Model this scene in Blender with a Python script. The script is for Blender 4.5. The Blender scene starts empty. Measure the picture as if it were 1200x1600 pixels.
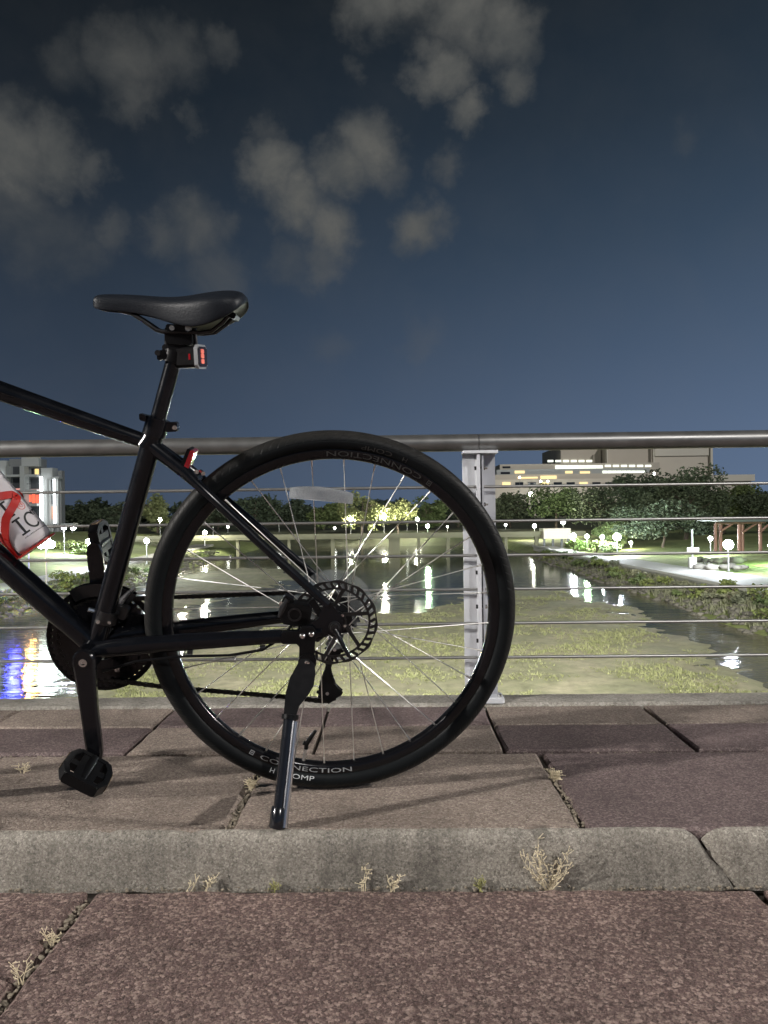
import bpy, bmesh, math, random
from mathutils import Vector, Matrix, noise
random.seed(7)
R = math.radians
scene = bpy.context.scene
col = scene.collection

# ------------------------------------------------------------------ camera
CAM_H, CAM_YAW, CAM_ROLL, FOC = 0.536, R(1.0), R(0.70), 1200.0
cam_d = bpy.data.cameras.new('camera'); cam = bpy.data.objects.new('camera', cam_d); col.objects.link(cam)
cam_d.sensor_fit = 'VERTICAL'; cam_d.sensor_height = 32; cam_d.lens = 24.0
cam_d.clip_start = 0.05; cam_d.clip_end = 8000
cam.matrix_world = Matrix.Translation((0, 0, CAM_H)) @ Matrix.Rotation(CAM_YAW, 4, 'Z') @ Matrix.Rotation(R(90), 4, 'X') @ Matrix.Rotation(-CAM_ROLL, 4, 'Z')
scene.camera = cam

def ray(px, py):
    """direction in the world of a point of the 1200 x 1600 photograph (depth 1 along the view)"""
    cr, sr = math.cos(CAM_ROLL), math.sin(CAM_ROLL)
    dx, dy = px - 600, py - 800
    u = (cr * dx - sr * dy) / FOC; v = (sr * dx + cr * dy) / FOC
    c, s = math.cos(CAM_YAW), math.sin(CAM_YAW)
    return Vector((c * u - s, s * u + c, -v))
def on_z(px, py, z):
    d = ray(px, py); t = (z - CAM_H) / d.z
    return Vector((d.x * t, d.y * t, z))
def on_y(px, py, Y):
    d = ray(px, py); t = Y / d.y
    return Vector((d.x * t, Y, CAM_H + d.z * t))

# ------------------------------------------------------------------ view and render settings
vs = scene.view_settings
vs.view_transform = 'Standard'; vs.look = 'None'; vs.exposure = 0.1; vs.gamma = 1.0
scene.render.engine = 'CYCLES'
cy = scene.cycles
cy.use_denoising = True
try: cy.denoiser = 'OPENIMAGEDENOISE'
except Exception: pass
cy.sample_clamp_indirect = 6.0; cy.sample_clamp_direct = 0.0
cy.max_bounces = 6; cy.diffuse_bounces = 2; cy.glossy_bounces = 3; cy.transmission_bounces = 5; cy.transparent_max_bounces = 8
cy.caustics_reflective = False; cy.caustics_refractive = False
try: cy.use_light_tree = True
except Exception: pass

# ------------------------------------------------------------------ node helpers
class NT:
    def __init__(s, tree): s.t = tree; s.t.nodes.clear()
    def n(s, typ, **kw):
        nd = s.t.nodes.new(typ)
        for k, v in kw.items():
            if k.startswith('i_'):
                key = k[2:]
                nd.inputs[int(key) if key.isdigit() else key.replace('_', ' ')].default_value = v
            else: setattr(nd, k, v)
        return nd
    def l(s, a, b): s.t.links.new(a, b)
    def math(s, op, a, b=None, c=None, clamp=False):
        nd = s.t.nodes.new('ShaderNodeMath'); nd.operation = op; nd.use_clamp = clamp
        for i, x in enumerate((a, b, c)):
            if x is None: continue
            if isinstance(x, (int, float)): nd.inputs[i].default_value = x
            else: s.l(x, nd.inputs[i])
        return nd.outputs[0]
    def mix(s, fac, a, b, blend='MIX'):
        nd = s.t.nodes.new('ShaderNodeMix'); nd.data_type = 'RGBA'; nd.blend_type = blend
        for sock, x in ((nd.inputs[0], fac), (nd.inputs[6], a), (nd.inputs[7], b)):
            if isinstance(x, (int, float)): sock.default_value = x
            elif isinstance(x, (tuple, list)): sock.default_value = (*x[:3], 1)
            else: s.l(x, sock)
        return nd.outputs[2]
    def ramp(s, fac, stops, interp='LINEAR'):
        nd = s.t.nodes.new('ShaderNodeValToRGB'); nd.color_ramp.interpolation = interp
        el = nd.color_ramp.elements
        while len(el) > 1: el.remove(el[-1])
        for i, (p, c) in enumerate(stops):
            e = el[0] if i == 0 else el.new(p)
            e.position = p
            e.color = (*c, 1) if isinstance(c, (tuple, list)) else (c, c, c, 1)
        s.l(fac, nd.inputs[0]); return nd.outputs[0]

# ------------------------------------------------------------------ world: night sky with city-lit clouds
world = bpy.data.worlds.new('World'); scene.world = world; world.use_nodes = True
w = NT(world.node_tree)
tc = w.n('ShaderNodeTexCoord')
dirv = w.n('ShaderNodeVectorMath', operation='NORMALIZE'); w.l(tc.outputs['Generated'], dirv.inputs[0])
sep = w.n('ShaderNodeSeparateXYZ'); w.l(dirv.outputs[0], sep.inputs[0])
base = w.ramp(w.math('MAXIMUM', sep.outputs['Z'], 0.0), [(0.0, (.086, .127, .206)), (0.10, (.073, .110, .180)), (0.20, (.051, .081, .134)), (0.32, (.029, .050, .083)), (0.44, (.0150, .0265, .043)), (0.56, (.0072, .0130, .0205)), (1.0, (.003, .005, .008))])
side = w.math('MULTIPLY_ADD', sep.outputs['X'], 0.95, 0.84, clamp=False)
side = w.math('MINIMUM', w.math('MAXIMUM', side, 0.50), 1.32)
lowmask = w.math('MULTIPLY', side, 1.0)
sc1 = w.n('ShaderNodeVectorMath', operation='SCALE'); w.l(base, sc1.inputs[0]); w.l(lowmask, sc1.inputs[3])
skyc = sc1.outputs[0]
def vnoise(scale, detail, rough, amp, src):
    nd = w.n('ShaderNodeTexNoise', i_Scale=scale, i_Detail=detail, i_Roughness=rough); w.l(dirv.outputs[0], nd.inputs['Vector'])
    o_ = w.n('ShaderNodeVectorMath', operation='SUBTRACT'); w.l(nd.outputs['Color'], o_.inputs[0]); o_.inputs[1].default_value = (.5, .5, .5)
    q_ = w.n('ShaderNodeVectorMath', operation='SCALE'); w.l(o_.outputs[0], q_.inputs[0]); q_.inputs[3].default_value = amp
    a_ = w.n('ShaderNodeVectorMath', operation='ADD'); w.l(src, a_.inputs[0]); w.l(q_.outputs[0], a_.inputs[1])
    return a_.outputs[0]
warp2 = vnoise(30.0, 5.0, .62, .050, vnoise(9.0, 3.0, .5, .055, dirv.outputs[0]))
CLOUDS = [  # photograph direction, angular radius in photo px, thickness
    (590, 0, 60, 0.88), (650, -20, 60, 0.97), (720, 10, 70, 1.00), (785, 40, 62, 1.00), (800, 115, 40, 0.92), (685, 112, 46, 1.00), (722, 178, 38, 1.00), (700, -80, 120, 0.97),
    (205, 105, 66, 0.55), (270, 92, 55, 0.51), (210, 165, 42, 0.51), (345, 75, 36, 0.38), (110, 100, 50, 0.35), (300, 192, 26, 0.41),
    (10, 230, 80, 0.94), (85, 245, 62, 0.94), (145, 272, 36, 0.58), (20, 320, 75, 0.43), (60, 375, 80, 0.41), (172, 362, 40, 0.43), (120, 400, 60, 0.35),
    (300, 350, 56, 0.58), (258, 372, 42, 0.51), (350, 345, 30, 0.43), (335, 425, 62, 0.43),
    (575, 232, 56, 1.00), (530, 265, 50, 1.00), (600, 262, 36, 0.58), (428, 278, 50, 1.00), (468, 318, 52, 1.00), (512, 362, 46, 0.92), (490, 405, 46, 0.58), (422, 214, 30, 0.40), (440, 410, 40, 0.37),
    (655, 350, 46, 0.97), (692, 345, 28, 0.53), (690, 264, 30, 0.49), (560, 100, 22, 0.34), (1080, 212, 34, 0.25), (660, 535, 46, 0.25), (520, 545, 40, 0.23)]
acc = None
for (px, py, rad, th) in CLOUDS:
    d = ray(px, py); k = d.length; d.normalize()
    dist = w.n('ShaderNodeVectorMath', operation='DISTANCE'); w.l(warp2, dist.inputs[0]); dist.inputs[1].default_value = d
    mr = w.n('ShaderNodeMapRange', interpolation_type='SMOOTHSTEP'); w.l(dist.outputs['Value'], mr.inputs[0])
    rr = rad / FOC / k
    mr.inputs[1].default_value = rr * 1.42; mr.inputs[2].default_value = rr * 0.15; mr.inputs[3].default_value = 0.0; mr.inputs[4].default_value = th
    acc = mr.outputs[0] if acc is None else w.math('SMOOTH_MAX', acc, mr.outputs[0], 0.10)
n3 = w.n('ShaderNodeTexNoise', i_Scale=13.0, i_Detail=7.0, i_Roughness=0.58, i_Distortion=0.3); w.l(dirv.outputs[0], n3.inputs['Vector'])
tex = w.ramp(n3.outputs['Fac'], [(0.32, .0), (0.68, 1.0)])
dens = w.math('MULTIPLY', acc, w.math('MULTIPLY_ADD', tex, .36, .72), clamp=True)
dens = w.math('MULTIPLY', dens, .92)
# thin cloud goes on over the rest of the sky
n4 = w.n('ShaderNodeTexNoise', i_Scale=3.2, i_Detail=6.0, i_Roughness=0.6); w.l(dirv.outputs[0], n4.inputs['Vector'])
thin = w.math('MULTIPLY', w.ramp(n4.outputs['Fac'], [(0.56, 0.0), (0.80, 0.10)]), 1.0)
dens = w.math('MAXIMUM', dens, thin)
cloudc = w.mix(tex, (.078, .082, .080), (.116, .115, .106))
final = w.mix(dens, skyc, cloudc)
bg = w.n('ShaderNodeBackground'); w.l(final, bg.inputs[0]); bg.inputs[1].default_value = 1.0
out = w.n('ShaderNodeOutputWorld'); w.l(bg.outputs[0], out.inputs[0])

# ------------------------------------------------------------------ the one distant light, from behind the camera
sun_d = bpy.data.lights.new('sun', 'SUN'); sun_d.energy = 1.1; sun_d.angle = R(1.2); sun_d.color = (1.0, .965, .93)
sun = bpy.data.objects.new('sun', sun_d); col.objects.link(sun)
sun.rotation_euler = Vector((-.085, .19, -.125)).to_track_quat('-Z', 'Y').to_euler()

# ------------------------------------------------------------------ materials
MATS = {}
def new_mat(name):
    m = bpy.data.materials.new(name); m.use_nodes = True; MATS[name] = m
    t = NT(m.node_tree); o = t.n('ShaderNodeOutputMaterial'); b = t.n('ShaderNodeBsdfPrincipled'); t.l(b.outputs[0], o.inputs[0])
    return m, t, b
def simple(name, c, rough=.5, metal=0.0, var=.12, scale=30.0, bump=0.0, coat=0.0, spec=.5, emit=None, es=0.0, trans=0.0, alpha=1.0, ior=1.45):
    m, t, b = new_mat(name)
    co = t.n('ShaderNodeTexCoord')
    nz = t.n('ShaderNodeTexNoise', i_Scale=scale, i_Detail=4.0); t.l(co.outputs['Object'], nz.inputs['Vector'])
    t.l(t.mix(nz.outputs['Fac'], tuple(x * (1 - var) for x in c), tuple(min(1, x * (1 + var)) for x in c)), b.inputs['Base Color'])
    t.l(t.math('MULTIPLY_ADD', nz.outputs['Fac'], .16, max(0, rough - .08)), b.inputs['Roughness'])
    b.inputs['Metallic'].default_value = metal
    b.inputs['Specular IOR Level'].default_value = spec
    b.inputs['Coat Weight'].default_value = coat; b.inputs['Coat Roughness'].default_value = .12
    b.inputs['Transmission Weight'].default_value = trans; b.inputs['Alpha'].default_value = alpha; b.inputs['IOR'].default_value = ior
    if emit: b.inputs['Emission Color'].default_value = (*emit, 1); b.inputs['Emission Strength'].default_value = es
    if bump:
        bp = t.n('ShaderNodeBump', i_Strength=bump, i_Distance=.002); t.l(nz.outputs['Fac'], bp.inputs['Height']); t.l(bp.outputs[0], b.inputs['Normal'])
    return m
def emitter(name, c, s):
    m = bpy.data.materials.new(name); m.use_nodes = True; MATS[name] = m
    t = NT(m.node_tree); o = t.n('ShaderNodeOutputMaterial'); e = t.n('ShaderNodeEmission'); e.inputs[0].default_value = (*c, 1); e.inputs[1].default_value = s
    t.l(e.outputs[0], o.inputs[0]); return m

def aggregate(name, c_dark, c_mid, c_light, cell=150.0, stain=.25, bump=.6, lights=.78, streak=0.0):
    """exposed-aggregate concrete: grains of several colours in a matrix"""
    m, t, b = new_mat(name)
    co = t.n('ShaderNodeTexCoord')
    wv = t.n('ShaderNodeTexNoise', i_Scale=cell * 1.3, i_Detail=2.0); t.l(co.outputs['Object'], wv.inputs['Vector'])
    ad = t.n('ShaderNodeVectorMath', operation='MULTIPLY_ADD'); t.l(wv.outputs['Color'], ad.inputs[0]); ad.inputs[1].default_value = (.006,) * 3; t.l(co.outputs['Object'], ad.inputs[2])
    vo = t.n('ShaderNodeTexVoronoi', i_Scale=cell); t.l(ad.outputs[0], vo.inputs['Vector'])
    vf = t.n('ShaderNodeTexVoronoi', i_Scale=cell * 2.3); t.l(ad.outputs[0], vf.inputs['Vector'])
    s1 = t.n('ShaderNodeSeparateColor'); t.l(vo.outputs['Color'], s1.inputs[0])
    s2 = t.n('ShaderNodeSeparateColor'); t.l(vf.outputs['Color'], s2.inputs[0])
    g1 = t.ramp(s1.outputs[0], [(0.0, c_dark), (.35, c_mid), (.62, tuple(x * 1.15 for x in c_mid)), (lights, tuple((a + bb) / 2 for a, bb in zip(c_mid, c_light))), (1.0, c_light)])
    g2 = t.ramp(s2.outputs[1], [(0.0, c_dark), (.5, c_mid), (1.0, c_light)])
    g = t.mix(.38, g1, g2)
    edge = t.ramp(vo.outputs['Distance'], [(.0, 1.0), (.55, .94), (.85, .72)])
    g = t.mix(1.0, g, edge, 'MULTIPLY')
    big = t.n('ShaderNodeTexNoise', i_Scale=4.2, i_Detail=6.0, i_Roughness=.65); t.l(co.outputs['Object'], big.inputs['Vector'])
    g = t.mix(1.0, g, t.ramp(big.outputs['Fac'], [(.28, 1 - stain), (.5, 1.0), (.72, 1 + stain * .5)]), 'MULTIPLY')
    oi = t.n('ShaderNodeObjectInfo')
    g = t.mix(1.0, g, t.ramp(oi.outputs['Random'], [(0, .84), (1, 1.12)]), 'MULTIPLY')
    sp = t.n('ShaderNodeTexNoise', i_Scale=26.0, i_Detail=3.0); t.l(co.outputs['Object'], sp.inputs['Vector'])
    g = t.mix(t.ramp(sp.outputs['Fac'], [(.60, 0.0), (.72, .42)]), g, tuple(x * .45 for x in c_mid))
    # old spots trodden into the surface, each with its own outline
    gv = t.n('ShaderNodeTexVoronoi', i_Scale=7.0); gw = t.n('ShaderNodeVectorMath', operation='MULTIPLY_ADD'); t.l(sp.outputs['Color'], gw.inputs[0]); gw.inputs[1].default_value = (.05,) * 3; t.l(co.outputs['Object'], gw.inputs[2]); t.l(gw.outputs[0], gv.inputs['Vector'])
    gs = t.n('ShaderNodeSeparateColor'); t.l(gv.outputs['Color'], gs.inputs[0])
    spot = t.math('MULTIPLY', t.ramp(gv.outputs['Distance'], [(.10, 1.0), (.17, 0.0)]), t.ramp(gs.outputs[0], [(.62, 0.0), (.70, .55)]))
    g = t.mix(spot, g, tuple(x * .35 for x in c_mid))
    if streak:
        mp_ = t.n('ShaderNodeMapping'); mp_.inputs['Scale'].default_value = (30, 6, 2.2); t.l(co.outputs['Object'], mp_.inputs[0])
        st = t.n('ShaderNodeTexNoise', i_Scale=1.0, i_Detail=5.0, i_Roughness=.6); t.l(mp_.outputs[0], st.inputs['Vector'])
        g = t.mix(1.0, g, t.ramp(st.outputs['Fac'], [(.36, 1 - streak), (.52, 1.0), (.7, 1.1)]), 'MULTIPLY')
    t.l(g, b.inputs['Base Color'])
    b.inputs['Roughness'].default_value = .72; b.inputs['Specular IOR Level'].default_value = .35
    h = t.math('ADD', t.math('MULTIPLY', vo.outputs['Distance'], -1.0), t.math('MULTIPLY', big.outputs['Fac'], .6))
    bp = t.n('ShaderNodeBump', i_Strength=bump, i_Distance=.0022); t.l(h, bp.inputs['Height']); t.l(bp.outputs[0], b.inputs['Normal'])
    return m

aggregate('paver_tan', (.085, .066, .054), (.205, .161, .134), (.42, .355, .30), cell=290, stain=.34, bump=.55)
aggregate('paver_purple', (.052, .036, .036), (.118, .083, .081), (.30, .24, .225), cell=290, stain=.34, bump=.55)
aggregate('slab_purple', (.036, .023, .022), (.110, .070, .064), (.42, .32, .275), cell=215, stain=.30, bump=.8, lights=.80)
aggregate('kerb_grey', (.108, .097, .082), (.226, .205, .174), (.42, .388, .335), cell=320, streak=.22, stain=.38, bump=.5)
aggregate('beam_concrete', (.17, .155, .13), (.29, .27, .235), (.42, .40, .36), cell=180, stain=.45, bump=.4)
simple('soil', (.060, .050, .041), .9, var=.5, scale=60)
simple('crumb', (.20, .17, .13), .9, var=.5, scale=200)
simple('rail_metal', (.215, .214, .208), .38, .8, var=.24, scale=23, bump=.08)
simple('post_metal', (.66, .67, .70), .45, .30, var=.14, scale=17, bump=.05)
simple('cable_steel', (.40, .395, .38), .36, .9, var=.1, scale=60)
simple('bolt_steel', (.7, .7, .68), .25, 1.0, var=.08, scale=80)
simple('frame_black', (.004, .0045, .006), .19, 0, var=.25, scale=40, spec=.42)
simple('gloss_black', (.004, .004, .005), .18, 0, var=.2, scale=40, spec=.45)
simple('plastic_black', (.005, .005, .0055), .34, 0, var=.3, scale=90, bump=.10, spec=.20)
simple('saddle_vinyl', (.008, .010, .014), .46, 0, var=.2, scale=300, bump=.25, spec=.24)
simple('chain_steel', (.022, .021, .020), .42, .8, var=.4, scale=200)
simple('alloy_dark', (.05, .05, .052), .36, .9, var=.2, scale=90)
simple('alloy', (.62, .62, .63), .28, 1.0, var=.1, scale=90)
simple('glint_chrome', (.58, .58, .59), .24, 1.0, var=.04, scale=2.0)  # bright metal for the reflection down the kickstand leg
simple('spoke_steel', (.78, .76, .72), .34, .92, var=.1, scale=60)
simple('rotor_steel', (.055, .055, .056), .36, .9, var=.25, scale=120)
simple('kick_dark', (.010, .011, .014), .18, .25, var=.2, scale=60, coat=.6)
simple('red_plastic', (.34, .018, .014), .30, 0, var=.12, scale=40, coat=.35)
simple('red_lens', (.26, .008, .014), .12, 0, var=.3, scale=300, coat=.6)
simple('led_lens', (.75, .20, .15), .2, 0, var=.4, scale=500, emit=(1, .16, .10), es=.22)
simple('lens_dark', (.02, .012, .012), .10, 0, var=.2, scale=200, coat=.6)
simple('bezel_grey', (.30, .31, .32), .35, .3)
simple('clear_plastic', (.62, .65, .67), .16, 0, var=.30, scale=420, bump=.5, trans=.25, alpha=.72, ior=1.3)
simple('pedal_reflect', (.16, .12, .08), .2, 0, var=.3, scale=300)
simple('disc_plastic', (.45, .48, .48), .3, 0, var=.1, scale=80, alpha=.20)
simple('bottle_plastic', (.66, .62, .64), .38, 0, var=.06, scale=30, trans=.35, ior=1.2)
simple('bottle_cap', (.02, .02, .022), .45, 0)
simple('ink_black', (.008, .008, .009), .45)
simple('ink_red', (.55, .16, .14), .5)
simple('ink_grey', (.18, .17, .18), .5)
simple('decal_grey', (.30, .31, .32), .4)
simple('decal_dark', (.030, .029, .028), .4)
simple('decal_white', (.42, .43, .44), .45)
simple('decal_blank', (.03, .03, .031), .4)
simple('straw', (.58, .50, .35), .85, var=.35, scale=120)
simple('straw_green', (.30, .29, .12), .85, var=.35, scale=120)

def tyre_mat():
    m, t, b = new_mat('tyre_rubber')
    uv = t.n('ShaderNodeUVMap'); uv.uv_map = 'UVMap'
    sp = t.n('ShaderNodeSeparateXYZ'); t.l(uv.outputs[0], sp.inputs[0])
    # v: 0 at the middle of the tread, 1 at the bead; sipes across the shoulders
    ang = t.math('MULTIPLY', sp.outputs[0], 132.0)
    skew = t.math('ADD', ang, t.math('MULTIPLY', sp.outputs[1], 3.0))
    saw = t.math('FRACT', skew)
    sipe = t.ramp(saw, [(.0, 0.0), (.05, 0.0), (.10, 1.0), (.90, 1.0), (.95, 0.0)])
    band = t.ramp(sp.outputs[1], [(.10, 0.0), (.16, 1.0), (.44, 1.0), (.47, 0.0)])
    hgt = t.math('SUBTRACT', 1.0, t.math('MULTIPLY', band, t.math('SUBTRACT', 1.0, sipe)))
    rib = t.ramp(sp.outputs[1], [(.455, 1.0), (.475, .35), (.495, 1.0), (.80, 1.0), (.83, .4), (.86, 1.0)])
    hgt = t.math('MULTIPLY', hgt, rib)
    co = t.n('ShaderNodeTexCoord')
    nz = t.n('ShaderNodeTexNoise', i_Scale=60.0, i_Detail=6.0); t.l(co.outputs['Object'], nz.inputs['Vector'])
    hh = t.math('ADD', hgt, t.math('MULTIPLY', nz.outputs['Fac'], .15))
    bp = t.n('ShaderNodeBump', i_Strength=.45, i_Distance=.0010); t.l(hh, bp.inputs['Height']); t.l(bp.outputs[0], b.inputs['Normal'])
    side_c = t.mix(nz.outputs['Fac'], (.0045, .0056, .0064), (.0085, .0098, .0105))
    tread_c = t.mix(nz.outputs['Fac'], (.010, .010, .010), (.028, .027, .025))
    t.l(t.mix(t.ramp(sp.outputs[1], [(.26, 1.0), (.46, 0.0)]), side_c, tread_c), b.inputs['Base Color'])
    b.inputs['Roughness'].default_value = .46; b.inputs['Specular IOR Level'].default_value = .10
tyre_mat()

def foliage(name, c1, c2, rough=.7):
    m, t, b = new_mat(name)
    co = t.n('ShaderNodeTexCoord'); oi = t.n('ShaderNodeObjectInfo')
    nz = t.n('ShaderNodeTexNoise', i_Scale=1.6, i_Detail=5.0, i_Roughness=.7); t.l(co.outputs['Object'], nz.inputs['Vector'])
    c = t.mix(t.ramp(nz.outputs['Fac'], [(.32, 0.0), (.68, 1.0)]), c1, c2)
    c = t.mix(1.0, c, t.ramp(oi.outputs['Random'], [(0, (.78, .82, .80)), (1, (1.18, 1.12, 1.0))]), 'MULTIPLY')
    t.l(c, b.inputs['Base Color']); b.inputs['Roughness'].default_value = rough
    b.inputs['Specular IOR Level'].default_value = .25
    b.inputs['Subsurface Weight'].default_value = 0.0
foliage('leaf_dark', (.044, .060, .042), (.088, .110, .066))
foliage('leaf_mid', (.060, .090, .040), (.125, .160, .066))
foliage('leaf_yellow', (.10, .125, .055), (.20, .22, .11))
foliage('leaf_shrub', (.085, .115, .040), (.19, .22, .080))
foliage('weed_leaf', (.125, .138, .066), (.225, .235, .122))
foliage('leaf_grey', (.085, .095, .070), (.17, .18, .125))
simple('bark', (.07, .055, .042), .9, var=.4, scale=12)
simple('riprap', (.105, .100, .085), .9, var=.5, scale=1.2)
def ground_mat(name, cols, scales=(.35, 3.0), bump=.4):
    m, t, b = new_mat(name)
    co = t.n('ShaderNodeTexCoord')
    a = t.n('ShaderNodeTexNoise', i_Scale=scales[0], i_Detail=8.0, i_Roughness=.62); t.l(co.outputs['Object'], a.inputs['Vector'])
    d = t.n('ShaderNodeTexNoise', i_Scale=scales[1], i_Detail=6.0, i_Roughness=.7); t.l(co.outputs['Object'], d.inputs['Vector'])
    k = len(cols)
    c = t.ramp(a.outputs['Fac'], [(.28 + .44 * i / (k - 1), cc) for i, cc in enumerate(cols)])
    c = t.mix(1.0, c, t.ramp(d.outputs['Fac'], [(.25, .62), (.5, 1.0), (.75, 1.3)]), 'MULTIPLY')
    t.l(c, b.inputs['Base Color']); b.inputs['Roughness'].default_value = .85; b.inputs['Specular IOR Level'].default_value = .25
    bp = t.n('ShaderNodeBump', i_Strength=bump, i_Distance=.12); t.l(d.outputs['Fac'], bp.inputs['Height']); t.l(bp.outputs[0], b.inputs['Normal'])
    return m
ground_mat('mud', [(.125, .122, .088), (.195, .187, .130), (.18, .183, .115), (.25, .235, .165), (.165, .175, .10)], (.22, 2.2))
ground_mat('lawn', [(.12, .155, .055), (.17, .20, .075), (.22, .235, .11)], (.12, 1.4))
ground_mat('bank_soil', [(.04, .042, .028), (.065, .068, .042), (.055, .08, .035)], (.08, .6))
ground_mat('far_ground', [(.05, .07, .035), (.07, .085, .045)], (.02, .3))
simple('path_concrete', (.30, .295, .275), .8, var=.18, scale=.8)
simple('path_edge', (.36, .36, .33), .8, var=.15, scale=2)
simple('bridge_concrete', (.16, .158, .105), .8, var=.22, scale=.6)
simple('bldg_white', (.42, .44, .43), .7, var=.08, scale=.3)
simple('bldg_grey', (.22, .23, .23), .7, var=.10, scale=.3)
simple('bldg_dark', (.055, .06, .065), .5, var=.2, scale=.3)
simple('bldg_beige', (.68, .62, .52), .8, var=.07, scale=.15)
simple('bldg_beige_light', (.72, .68, .58), .8, var=.05, scale=.15)
simple('bldg_tan', (.56, .51, .43), .8, var=.10, scale=.15)
simple('glass_dark', (.02, .024, .03), .12, 0, var=.2, scale=.5)
simple('lamp_pole', (.30, .31, .31), .5, .5, var=.1, scale=3)
simple('steel_red', (.20, .105, .085), .6, .2, var=.15, scale=1.5)
simple('sign_white', (.65, .66, .66), .6)
emitter('win_white', (.95, 1.0, .86), 1.5)
emitter('win_warm', (1.0, .78, .38), 1.3)
emitter('win_amber', (1.0, .72, .28), 1.25)
emitter('win_red', (1.0, .15, .08), 1.5)
emitter('win_pink', (1.0, .42, .36), 1.0)
emitter('win_orange', (1.0, .45, .22), 1.1)
emitter('tube_white', (.93, .98, 1.0), 5.0)
emitter('globe_white', (.90, .97, 1.0), 1292.0)
emitter('globe_mint', (.80, 1.0, .90), 75.0)
emitter('globe_strong', (1.0, .97, .78), 900.0)
emitter('globe_cool', (.84, .90, 1.0), 760.0)
emitter('globe_warm', (1.0, .93, .72), 884.0)
emitter('globe_green', (.62, 1.0, .55), 680.0)
emitter('globe_blue', (.05, .06, 1.0), 380.0)
emitter('globe_amber', (1.0, .55, .16), 480.0)
emitter('lamp_small', (.97, 1.0, .90), 26.0)
emitter('street_lens', (1.0, .95, .85), 20.0)

def water_mat():
    m, t, b = new_mat('river_water')
    co = t.n('ShaderNodeTexCoord')
    mp = t.n('ShaderNodeMapping'); mp.inputs['Scale'].default_value = (.34, 1.0, 1.0); t.l(co.outputs['Object'], mp.inputs[0])
    a = t.n('ShaderNodeTexNoise', i_Scale=1.9, i_Detail=3.0, i_Roughness=.5); t.l(mp.outputs[0], a.inputs['Vector'])
    c = t.n('ShaderNodeTexNoise', i_Scale=.055, i_Detail=3.0); t.l(co.outputs['Object'], c.inputs['Vector'])
    sx = t.n('ShaderNodeSeparateXYZ'); t.l(co.outputs['Object'], sx.inputs[0])
    # riffles over the shallows near the bridge, calm water further up the river
    near = t.ramp(t.math('DIVIDE', sx.outputs['Y'], 100.0), [(.26, .80), (.36, .65), (.50, .34), (.75, .14)])
    rough_w = t.math('MULTIPLY', near, t.ramp(c.outputs['Fac'], [(.40, .35), (.60, 1.0)]))
    bp = t.n('ShaderNodeBump', i_Distance=.16); t.l(a.outputs['Fac'], bp.inputs['Height']); t.l(rough_w, bp.inputs['Strength'])
    t.l(bp.outputs[0], b.inputs['Normal'])
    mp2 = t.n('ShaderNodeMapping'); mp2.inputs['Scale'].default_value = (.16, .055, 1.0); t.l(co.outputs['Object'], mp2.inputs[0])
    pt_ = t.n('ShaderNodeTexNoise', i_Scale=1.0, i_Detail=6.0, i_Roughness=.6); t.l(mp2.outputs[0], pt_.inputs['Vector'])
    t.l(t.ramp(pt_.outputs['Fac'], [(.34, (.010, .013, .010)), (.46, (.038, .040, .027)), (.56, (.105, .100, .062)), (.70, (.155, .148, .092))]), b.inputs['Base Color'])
    b.inputs['Roughness'].default_value = .13; b.inputs['IOR'].default_value = 1.33; b.inputs['Specular IOR Level'].default_value = .34
water_mat()

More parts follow.
